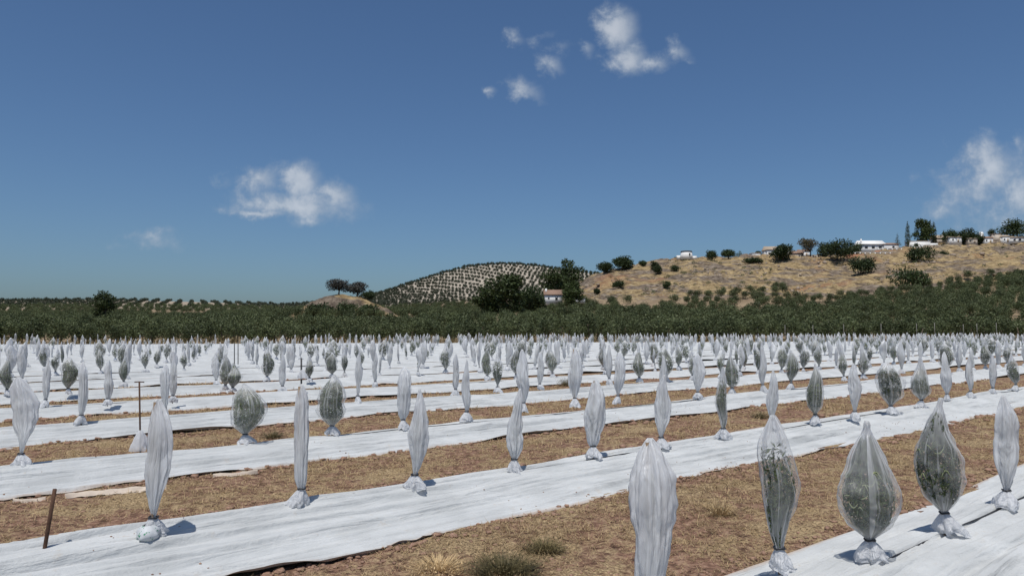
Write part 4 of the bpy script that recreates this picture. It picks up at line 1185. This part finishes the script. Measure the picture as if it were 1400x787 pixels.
# the dotted hill
dots = []
aa = R(58)
for i in np.arange(-60, 60):
    for j in np.arange(-60, 60):
        a_, b_ = i * 11.5, j * 7.4
        X = -10 + a_ * math.sin(aa) + b_ * math.cos(aa) * -1; Y = 760 + a_ * math.cos(aa) + b_ * math.sin(aa)
        X += random.gauss(0, .5); Y += random.gauss(0, .5)
        px = 700 + F * X / Y
        if not (500 < px < 860) or not (575 < Y < 880): continue
        dots.append((Y, X))
for Y in np.arange(640, 870, 11):          # far part of the left ridge
    for X in np.arange(-.78 * Y, -.19 * Y, 13.0):
        X3 = X + (Y - 640) * .35
        if X3 / Y > -.19: continue
        dots.append((Y + random.gauss(0, .6), X3 + random.gauss(0, .8)))
DP = np.array([(X, Y, 0) for (Y, X) in dots]); DP[:, 2] = terrain(DP[:, 0], DP[:, 1]) - .3
hillsel = [i for i in range(len(DP)) if 520 < 700 + F * DP[i, 0] / DP[i, 1] < 800 and DP[i, 1] > 680]
hillsel.sort(key=lambda i: DP[i, 1]); hs = set(hillsel[:300])
pr3 = individual('hill_olive_tree', DOT, [tuple(DP[i]) for i in sorted(hs)], [random.uniform(.85, 1.15) for _ in hs], lambda x, y: 'small dark olive dot on the %s of the distant pale hill' % ('left flank' if x / y < -.085 else 'right flank' if x / y > .03 else 'rounded crown'), 'olive tree', lambda lb: lb)
ks = sorted(pr3); RP = np.array([DP[i] for i in range(len(DP)) if i not in hs])
gn_scatter('hill_orchard', [pr3[k] for k in ks], RP, rng.uniform(.85, 1.2, len(RP)), rng.uniform(0, 6.28, len(RP)), rng.integers(0, len(ks), len(RP)), 'rows of tiny olive trees over the distant pale hill and ridge', 'olive orchard')

def tree(px, ytop, ybase, wpx, Y, style, label, cat='tree', name='tree', group=None, ztop=None):
    """a tree with a trunk, limbs and a crown; sized from its outline at depth Y"""
    if px > 785 and ybase > 356:
        for q in np.arange(max(200, Y - 90), Y + 60, 1.5):
            p3 = at_depth(px, ybase, q)
            if zt(p3[0], q) >= p3[2]: Y = q; break
    X = at_depth(px, ybase, Y)[0]; zb = zt(X, Y)
    if style in ('bush', 'tree', 'pine'): zb = min(zb, at_depth(px, ybase, Y)[2] + .5)
    top = at_depth(px, ytop, Y)[2]; h = max(2.0, top - zb); w = wpx * Y / F
    seed = int(px * 7 + ytop); r = np.random.default_rng(seed)
    e = bpy.data.objects.new(name, None); COL.objects.link(e); e.location = (X, Y, zb - .1)
    tag(e, label, cat, group)
    b = Bag()
    if style == 'cypress':
        cl = [(0, 0, h * t, w * .5 * k, w * .5 * k, h * .12) for t, k in ((.14, .8), (.28, 1), (.42, 1), (.56, .9), (.70, .72), (.82, .5), (.92, .25))]
        n, lf, mat, th_ = 1600, .6, 'pine', .15
    elif style == 'conifer':
        cl = [(r.normal() * w * .06, r.normal() * w * .06, h * t, w * .5 * k, w * .5 * k, h * .07) for t, k in ((.2, 1), (.33, .85), (.47, .7), (.6, .52), (.74, .38), (.87, .2), (.95, .1))]
        n, lf, mat, th_ = 450, .5, 'pine', .2
    elif style == 'pine':
        cl = random_clumps(20, w * .36, w * .36, h * .40, h * .55, w * .17, r, .7) + [(0, 0, h * .5, w * .30, w * .30, h * .36)]
        n, lf, mat, th_ = 3600, .50, 'pine', .28
    elif style == 'bush':
        cl = random_clumps(14, w * .36, w * .3, h * .30, h * .42, w * .18, r, .8) + [(0, 0, h * .32, w * .42, w * .3, h * .40)]
        n, lf, mat, th_ = 1900, .50, 'broad', .12
    elif style == 'bare':
        cl = random_clumps(18, w * .36, w * .3, h * .36, h * .55, w * .15, r, .8)
        n, lf, mat, th_ = 2600, .36, 'greytwig', .22
    elif style == 'brown':
        cl = random_clumps(14, w * .36, w * .32, h * .28, h * .62, w * .17, r, .8)
        n, lf, mat, th_ = 1500, .45, 'brownleaf', .25
    else:
        cl = random_clumps(18, w * .36, w * .33, h * .36, h * .50, w * .18, r, .85) + [(0, 0, h * .42, w * .34, w * .3, h * .36)]
        n, lf, mat, th_ = 2600, .50, 'broad', .25
    k = min(1.6, max(.7, w / 7)); 
    P, D = crown_points(int(n), cl, r); V, T = leaves_tris(P, lf * k, .55, .15, D, r)
    V[:, 2] = np.maximum(V[:, 2], .1)
    ztop_ = np.percentile(V[:, 2], 99.7); V[:, 2] *= (h + .1) / ztop_
    if style not in ('cypress', 'conifer'):
        hw = np.percentile(np.abs(V[:, 0]), 98.5); V[:, :2] *= min(1.5, (w / 2) / hw)
    me = Bag().add(V, T).mesh('crown', [M[mat]]); link('crown', me, e)
    tb = Bag(); th_ = max(.12, min(th_, w * .06))
    V, T = tube_tris(np.array([(0, 0, -.4), (0.02 * w, 0, h * .25), (.0, .02 * w, h * .55), (0, 0, h * .85)]), [th_ * 1.3, th_, th_ * .6, th_ * .2], 7); tb.add(V, T)
    for c in cl[:8 if style not in ('cypress', 'conifer') else 0]:
        V, T = tube_tris(np.array([(0, 0, h * .25), (c[0] * .5, c[1] * .5, (h * .25 + c[2]) / 2), (c[0], c[1], c[2])]), [th_ * .55, th_ * .35, th_ * .15], 5); tb.add(V, T)
    link('trunk', tb.mesh('trunk', [M['bark']]), e)
    return e

T_ = [
 (143, 398, 441, 28, 190, 'pine', 'lone dark round pine standing above the olive grove on the left', 'pine tree', 'pine_tree'),
 (463, 381, 409, 33, 250, 'bare', 'grey half-bare tree on the earth mound, left of the pair', 'tree', 'bare_tree'),
 (488, 385, 409, 31, 251, 'bare', 'grey half-bare tree on the earth mound, right of the pair', 'tree', 'bare_tree'),
 (437, 414, 433, 36, 237, 'bush', 'green shrub at the left foot of the earth mound', 'bush', 'bush'),
 (472, 412, 431, 34, 239, 'bush', 'green shrub at the middle foot of the earth mound', 'bush', 'bush'),
 (505, 415, 432, 30, 240, 'bush', 'green shrub at the right foot of the earth mound', 'bush', 'bush'),
 (504, 397, 408, 17, 249, 'bush', 'small dark bush at the right end of the mound top', 'bush', 'bush'),
 (668, 381, 432, 44, 205, 'pine', 'big dark pine at the left end of the pine cluster', 'pine tree', 'pine_tree'),
 (696, 374, 434, 42, 200, 'pine', 'tallest dark pine in the middle of the left pine cluster', 'pine tree', 'pine_tree'),
 (723, 392, 428, 40, 215, 'tree', 'lower green tree on the right flank of the pine cluster', 'tree', 'tree'),
 (733, 402, 425, 24, 216, 'tree', 'low green tree directly left of the white farmhouse', 'tree', 'tree'),
 (757, 367, 408, 38, 262, 'pine', 'dark pine rising behind the white farmhouse roof', 'pine tree', 'pine_tree'),
 (779, 355, 402, 36, 272, 'pine', 'tallest pine behind the farmhouse against the sky', 'pine tree', 'pine_tree'),
 (784, 385, 416, 30, 233, 'pine', 'dark pine standing directly right of the white farmhouse', 'pine tree', 'pine_tree'),
 (828, 358, 374, 23, 396, 'tree', 'round dark tree on the hill crest, leftmost of the first two', 'tree', 'tree'),
 (853, 350, 368, 27, 398, 'tree', 'broad dark tree on the hill crest, second from the left end', 'tree', 'tree'),
 (879, 356, 364, 11, 398, 'bush', 'small dark bush on the crest between broad tree and white tower', 'bush', 'bush'),
 (895, 357, 370, 12, 390, 'bush', 'bush on the crest below left of the white tower building', 'bush', 'bush'),
 (899, 362, 375, 12, 372, 'bush', 'small round bush on the slope left of the white tower', 'bush', 'bush'),
 (922, 362, 371, 12, 374, 'bush', 'small dark bush on the slope directly under the white tower', 'bush', 'bush'),
 (911, 384, 393, 10, 330, 'bush', 'single small bush halfway down the dry slope under the tower', 'bush', 'bush'),
 (973, 342, 354, 15, 400, 'tree', 'small round tree on the crest right of the white tower', 'tree', 'tree'),
 (996, 341, 354, 18, 401, 'tree', 'dark tree on the crest midway between tower and tiled house', 'tree', 'tree'),
 (1011, 343, 354, 16, 402, 'conifer', 'low pointed conifer right of the midway dark tree on the crest', 'tree', 'conifer'),
 (1036, 343, 352, 11, 403, 'tree', 'small dark tree behind the little white hut', 'tree', 'tree'),
 (1032, 352, 359, 28, 392, 'bush', 'long low green hedge bush in front of the little white hut', 'bush', 'bush'),
 (1070, 334, 358, 28, 388, 'tree', 'dark green tree hiding the middle of the tiled house', 'tree', 'tree'),
 (1108, 326, 354, 30, 392, 'brown', 'brownish thin-leaved tree right of the arched house', 'tree', 'tree'),
 (1130, 331, 356, 24, 391, 'tree', 'dark green tree between brownish tree and biggest dark tree', 'tree', 'tree'),
 (1149, 327, 357, 44, 390, 'tree', 'biggest dark green tree on the crest, left of terrace walls', 'tree', 'tree'),
 (1168, 333, 354, 22, 392, 'tree', 'dark tree at the left end of the red terrace wall', 'tree', 'tree'),
 (1180, 351, 374, 34, 350, 'bush', 'dark bush on rocky slope below the red terrace wall', 'bush', 'bush'),
 (1257, 334, 357, 36, 372, 'bush', 'dark bush just below the white flat house', 'bush', 'bush'),
 (1246, 365, 393, 52, 326, 'bush', 'largest dark rounded bush low on the dry slope at right', 'bush', 'bush'),
 (1291, 343, 354, 12, 372, 'bush', 'small bush right of the bush under the white flat house', 'bush', 'bush'),
 (1227, 318, 337, 9, 402, 'conifer', 'small pointed conifer left of the tall cypress', 'conifer', 'conifer'),
 (1241.5, 303, 338, 7.5, 398, 'cypress', 'tall narrow cypress, tallest spire on the hill', 'cypress', 'cypress_tree'),
 (1262, 300, 332, 28, 408, 'pine', 'large pine right of the tall cypress, behind the white house', 'pine tree', 'pine_tree'),
 (1277, 303, 330, 8, 410, 'cypress', 'slim dark cypress at the right side of the large pine', 'cypress', 'cypress_tree'),
 (1290.5, 315, 330, 4, 414, 'cypress', 'tiny cypress tip between pine and the bushy trees', 'cypress', 'cypress_tree'),
 (1301, 314, 334, 22, 404, 'tree', 'green tree right of the brown-roofed house', 'tree', 'tree'),
 (1320, 312, 335, 24, 403, 'tree', 'dark tree in the middle of the row right of the brown roof', 'tree', 'tree'),
 (1336, 317, 335, 22, 402, 'tree', 'dark tree left of the little white chimney tower', 'tree', 'tree'),
 (1356, 313, 331, 11, 405, 'tree', 'narrow tree between chimney tower and pale concrete building', 'tree', 'tree'),
 (1385, 300, 331, 36, 404, 'tree', 'large tree at the right edge of the skyline', 'tree', 'tree'),
 (845, 383, 393, 18, 340, 'bush', 'olive-green bush low on the dry slope above the farmhouse', 'bush', 'bush'),
 (816, 394, 402, 9, 318, 'bush', 'small dark bush at the foot of the slope right of the farmhouse', 'bush', 'bush'),
]
for t in T_: tree(t[0], t[1], t[2], t[3], t[4], t[5], t[6], t[7], t[8])
# small scrub spread over the dry hillside and boulders
def scrub():
    cl = []
    for _ in range(520):
        px = random.uniform(790, 1440); Y = random.uniform(300, 400)
        if vnoise(px / 40, Y / 20, 66) < 0: continue
        X = (px - 700) / F * Y; s = random.uniform(.3, 1.0); cl.append((X, Y, zt(X, Y) + s * .4, s * 1.2, s * 1.2, s * .7))
    P, D = crown_points(60 * len(cl), cl); V, T = leaves_tris(P, .34, .55, .1, D); return mesh_np('hillside_scrub', V, T, M['olive'], False)
tag(link('hillside_scrub', scrub()), 'low grey-green scrub scattered over the dry hillside', 'scrub', kind='stuff')
P = []
while len(P) < 1500:
    px = random.uniform(785, 1440); Y = random.uniform(296, 408); X = (px - 700) / F * Y
    if vnoise(px / 45, Y / 11, 67) * .7 + vnoise(px / 12, Y / 5, 68) * .5 < .28: continue
    P.append((X, Y, zt(X, Y)))
P = np.array(P)
tag(link('hillside_rocks', rocks(P, np.clip(rng.lognormal(-.8, .5, len(P)), .2, 1.6), M['rockm'], 'hillside_rocks')), 'weathered boulders and outcrops on the dry hillside', 'rocks', kind='stuff')

# ------------------------------------------------------------------ buildings on the hill and the farmhouse
def bld(name, label, cat, px, ybase, Y, dz=0.0):
    X = at_depth(px, ybase, Y)[0]; z = at_depth(px, ybase, Y)[2]
    e = bpy.data.objects.new(name, None); COL.objects.link(e); e.location = (X, Y, z + dz)
    tag(e, label, cat); return e, Y / F          # metres per photo pixel
def part(e, name, mat, fn):
    b = Bag(); fn(b); return link(name, b.mesh(name, [M[mat] if isinstance(mat, str) else mat]), e)
# farmhouse
e, k = bld('farmhouse', 'small white farmhouse with a brown tiled roof among the pines', 'house', 757, 412, 238)
W, D_, H = 24 * k, 5.5, 9.5 * k
part(e, 'wall', 'white_wall', lambda b: b.box((0, D_ / 2, H / 2 - .5), (W, D_, H + 1)))
rf = part(e, 'roof', 'terracotta', lambda b: b.gable((0, D_ / 2, H), (W, D_), 1.7, .3))
part(e, 'window', 'glass', lambda b: b.box((.9, -.02, H * .45), (.8, .1, 1.0)))
part(e, 'window', 'glass', lambda b: b.box((-1.6, -.02, H * .50), (.5, .1, .6)))
part(rf, 'chimney', 'white_wall', lambda b: b.box((-W * .42, D_ * .3, H + 1.2), (.6, .6, 1.6)))
e, k = bld('outbuilding', 'low white outbuilding just right of the farmhouse pine', 'shed', 794, 412, 240)
part(e, 'wall', 'white_wall', lambda b: b.box((0, 1.5, .3), (12 * k, 3, 3.0 * k + 1)))
part(e, 'roof', 'cream_wall', lambda b: b.box((0, 1.5, .9 + 3.0 * k / 2 - .05), (13 * k, 3.3, .18)))
# round tower building
e, k = bld('tower_building', 'small round white tower building with a dark flat roof', 'building', 938.5, 352.5, 398)
def cyl(b, r, z0, z1, n=20, c=(0, 0), r2=None):
    V, T = tube_tris(np.array([(c[0], c[1], z0), (c[0], c[1], (z0 + z1) / 2), (c[0], c[1], z1)]), [r, (r + (r2 or r)) / 2, r2 or r], n); b.add(V, T)
part(e, 'wall', 'white_wall', lambda b: cyl(b, 8.6 * k, -1, 8 * k, 24, r2=7.6 * k))
part(e, 'roof', 'dark', lambda b: cyl(b, 8.0 * k, 8 * k, 9.4 * k, 24, r2=7.4 * k))
part(e, 'window', 'glass', lambda b: b.box((1.0, -8.25 * k, 4.6 * k), (.7, .3, 1.1)))
part(e, 'low_wall', 'white_wall', lambda b: (b.box((-11 * k, 0, .2), (5 * k, .5, 2.2)), b.box((11 * k, 0, .1), (6 * k, .5, 1.8))))
e, k = bld('white_hut', 'little flat white hut on the crest between tower and tiled house', 'hut', 1034, 352.5, 398)
part(e, 'wall', 'white_wall', lambda b: b.box((0, 2, 1), (12 * k, 4, 5 * k + 1.2)))
part(e, 'roof', 'cream_wall', lambda b: b.box((0, 2, 1 + 2.5 * k + .6 + .09), (13 * k, 4.4, .2)))
e, k = bld('tiled_house', 'white house with a pale tiled roof partly hidden by a tree', 'house', 1064, 353, 399)
W, H = 30 * k, 12 * k
part(e, 'wall', 'white_wall', lambda b: b.box((0, 4, H / 2 - .5), (W, 8, H + 1)))
part(e, 'roof', 'tan_wall', lambda b: b.gable((0, 4, H), (W, 8), 5.5 * k, .4))
for q in (-.40, -.22, .12, .4): part(e, 'window', 'glass', lambda b: b.box((q * W, -.03, H * .55), (1.0, .12, 1.3)))
e, k = bld('arched_house', 'cream house with arched front right of the tree-hidden tiled house', 'house', 1091, 354, 396)
W, H = 16 * k, 8 * k
part(e, 'wall', 'cream_wall', lambda b: b.box((0, 3, H / 2 - .5), (W, 6, H + 1)))
part(e, 'roof', 'terracotta', lambda b: b.gable((0, 3, H), (W, 6), 4 * k, .3))
for q in (-.25, .22):
    a = part(e, 'arched_opening', 'glass', lambda b: (b.box((q * W, -.03, H * .32), (1.3, .12, H * .55)), cyl(b, .65, 0, .01)))
    me = a.data
part(e, 'side_wing', 'cream_wall', lambda b: b.box((W * .5 + 1.6, 3.4, H * .3 - .5), (3.2, 5, H * .6 + 1)))
e, k = bld('garden_wall', 'long pale garden wall right of the arched house', 'wall', 1118, 354, 395)
part(e, 'wall', 'cream_wall', lambda b: b.box((0, .3, .4), (26 * k, .5, 3.2)))
part(e, 'coping', 'tan_wall', lambda b: b.box((0, .3, 2.07), (26.4 * k, .65, .14)))
# terraces
def terrace(px, ytop, ybase, wpx, Y, label, nb):
    e, k = bld('terrace_wall', label, 'retaining wall', px, ybase, Y)
    W, H = wpx * k, (ybase - ytop) * k
    part(e, 'brick_face', 'red_wall', lambda b: b.box((0, 1.2, H / 2 - 1.5), (W, 2.4, H + 3)))
    part(e, 'rail', 'white_wall', lambda b: b.box((0, .2, H + 1.0), (W, .3, .2)))
    for q in range(nb):
        x = -W / 2 + W * (q + .5) / nb
        part(e, 'baluster', 'white_wall', lambda b: b.box((x, .2, H + .45), (.45, .4, .9)))
    return e
terrace(1190, 347.5, 353, 62, 384, 'lower red terrace wall with white balustrade below the tent-roofed building', 9)
terrace(1217, 342, 348, 38, 390, 'upper red terrace wall with white balustrade left of the cypress', 6)
e, k = bld('pavilion', 'white tent-roofed pavilion with a chimney left of the cypress', 'pavilion', 1194, 342, 402)
W, H = 32 * k, 8.5 * k
part(e, 'wall', 'white_wall', lambda b: b.box((0, 4, H / 2 - 1), (W, 8, H + 2)))
part(e, 'roof', 'white_wall', lambda b: b.gable((0, 4, H), (W, 8), 6 * k, .6))
part(e, 'chimney', 'white_wall', lambda b: b.box((-W * .48, 1.0, H + 1.3), (.6, .6, 3.2)))
for q in (-.3, 0, .3): part(e, 'window', 'glass', lambda b: b.box((q * W, -.03, H * .5), (1.6, .12, 1.2)))
e, k = bld('white_annex', 'low white annex between the tent-roofed pavilion and the cypress', 'building', 1219, 341, 401)
part(e, 'wall', 'white_wall', lambda b: b.box((0, 2.5, 1.0), (20 * k, 5, 7 * k + 1)))
part(e, 'roof', 'terracotta', lambda b: b.gable((0, 2.5, 1.0 + 3.5 * k + .5), (20 * k, 5), 2.5 * k, .3))
part(e, 'window', 'glass', lambda b: b.box((1, -.03, 1.4), (1.2, .12, 1)))
e, k = bld('flat_house', 'long flat white house right of the cypress above dark bush', 'house', 1264, 339, 396)
W, H = 38 * k, 9.5 * k
part(e, 'wall', 'white_wall', lambda b: b.box((-W * .14, 3, H / 2 - 1), (W * .72, 6, H + 2)))
part(e, 'side_wall', 'white_wall', lambda b: b.box((W * .36, 3.3, H * .35 - 1), (W * .28, 6, H * .7 + 2)))
part(e, 'roof', 'cream_wall', lambda b: b.box((-W * .14, 3, H + .1), (W * .74, 6.3, .2)))
part(e, 'window', 'glass', lambda b: b.box((-W * .30, -.03, H * .5), (1.8, .12, 1.6)))
part(e, 'window', 'glass', lambda b: b.box((W * .34, .27, H * .35), (2.2, .12, 1.1)))
e, k = bld('retaining_wall', 'long grey stone retaining wall under the flat house', 'wall', 1290, 340, 386)
part(e, 'wall', 'tan_wall', lambda b: b.box((0, 1, .2), (50 * k, 1.2, 3.4)))
part(e, 'coping', 'cream_wall', lambda b: b.box((0, 1, 1.97), (50.4 * k, 1.35, .14)))
e, k = bld('brown_roof_house', 'house with a brown roof just right of the pine', 'house', 1286, 332, 410)
part(e, 'wall', 'cream_wall', lambda b: b.box((0, 3, 1), (15 * k, 6, 6 * k + 1)))
part(e, 'roof', 'tan_wall', lambda b: b.gable((0, 3, 1 + 3 * k + .5), (15 * k, 6), 5 * k, .3))
e, k = bld('chimney_tower', 'little white chimney tower between skyline trees', 'chimney', 1343.5, 331, 408)
part(e, 'shaft', 'white_wall', lambda b: b.box((0, 1, 5 * k), (4 * k, 1.5, 13 * k)))
part(e, 'cap', 'white_wall', lambda b: b.gable((0, 1, 11.5 * k), (4 * k, 1.5), 3 * k, .1))
part(e, 'low_wall', 'cream_wall', lambda b: b.box((0, 2, .5), (18 * k, 2, 5 * k)))
e, k = bld('concrete_building', 'narrow pale concrete building left of the large edge tree', 'building', 1364.5, 331, 400)
part(e, 'wall', 'cream_wall', lambda b: b.box((0, 2, 2), (8 * k, 4, 11 * k + .8)))
part(e, 'roof', 'tan_wall', lambda b: b.box((0, 2, 2 + 5.5 * k + .5), (9 * k, 4.4, .2)))
e, k = bld('edge_house', 'pale low house under the large tree at the right edge', 'house', 1391, 331, 398)
part(e, 'wall', 'white_wall', lambda b: b.box((0, 3, 1), (22 * k, 5, 6 * k + 1)))
part(e, 'roof', 'tan_wall', lambda b: b.gable((0, 3, 1 + 3 * k + .5), (22 * k, 5), 2.5 * k, .3))
part(e, 'window', 'glass', lambda b: b.box((-1.2, .47, 1.4), (1.2, .12, 1.1)))
part(e, 'window', 'glass', lambda b: b.box((1.8, .47, 1.4), (1.2, .12, 1.1)))

for (px, yb, wp, hp, Y, mat, rf_, lab) in [
 (1100, 350, 14, 7, 404, 'white_wall', 'terracotta', 'low white house behind the brownish tree on the crest'),
 (1307, 331, 16, 7, 400, 'white_wall', 'tan_wall', 'small white house in front of the skyline trees right of the brown roof'),
 (1330, 332, 13, 6, 399, 'cream_wall', 'tan_wall', 'small cream house below the dark skyline trees left of the chimney tower'),
 (1352, 332, 12, 7, 399, 'white_wall', 'terracotta', 'small white house with red roof right of the chimney tower'),
 (1376, 331, 10, 8, 398, 'white_wall', 'tan_wall', 'narrow white house left of the edge house under the large tree')]:
    e, k = bld('village_house', lab, 'house', px, yb, Y)
    W, H = wp * k, hp * k
    part(e, 'wall', mat, lambda b: b.box((0, 2.2, H / 2 - .8), (W, 4.4, H + 1.6)))
    part(e, 'roof', rf_, lambda b: b.gable((0, 2.2, H), (W, 4.4), 1.0, .25))
    part(e, 'window', 'glass', lambda b: b.box((-W * .25, -.03, H * .5), (.8, .1, .9)))
    part(e, 'door', 'tan_wall', lambda b: b.box((W * .2, -.03, H * .33), (.9, .1, H * .62)))
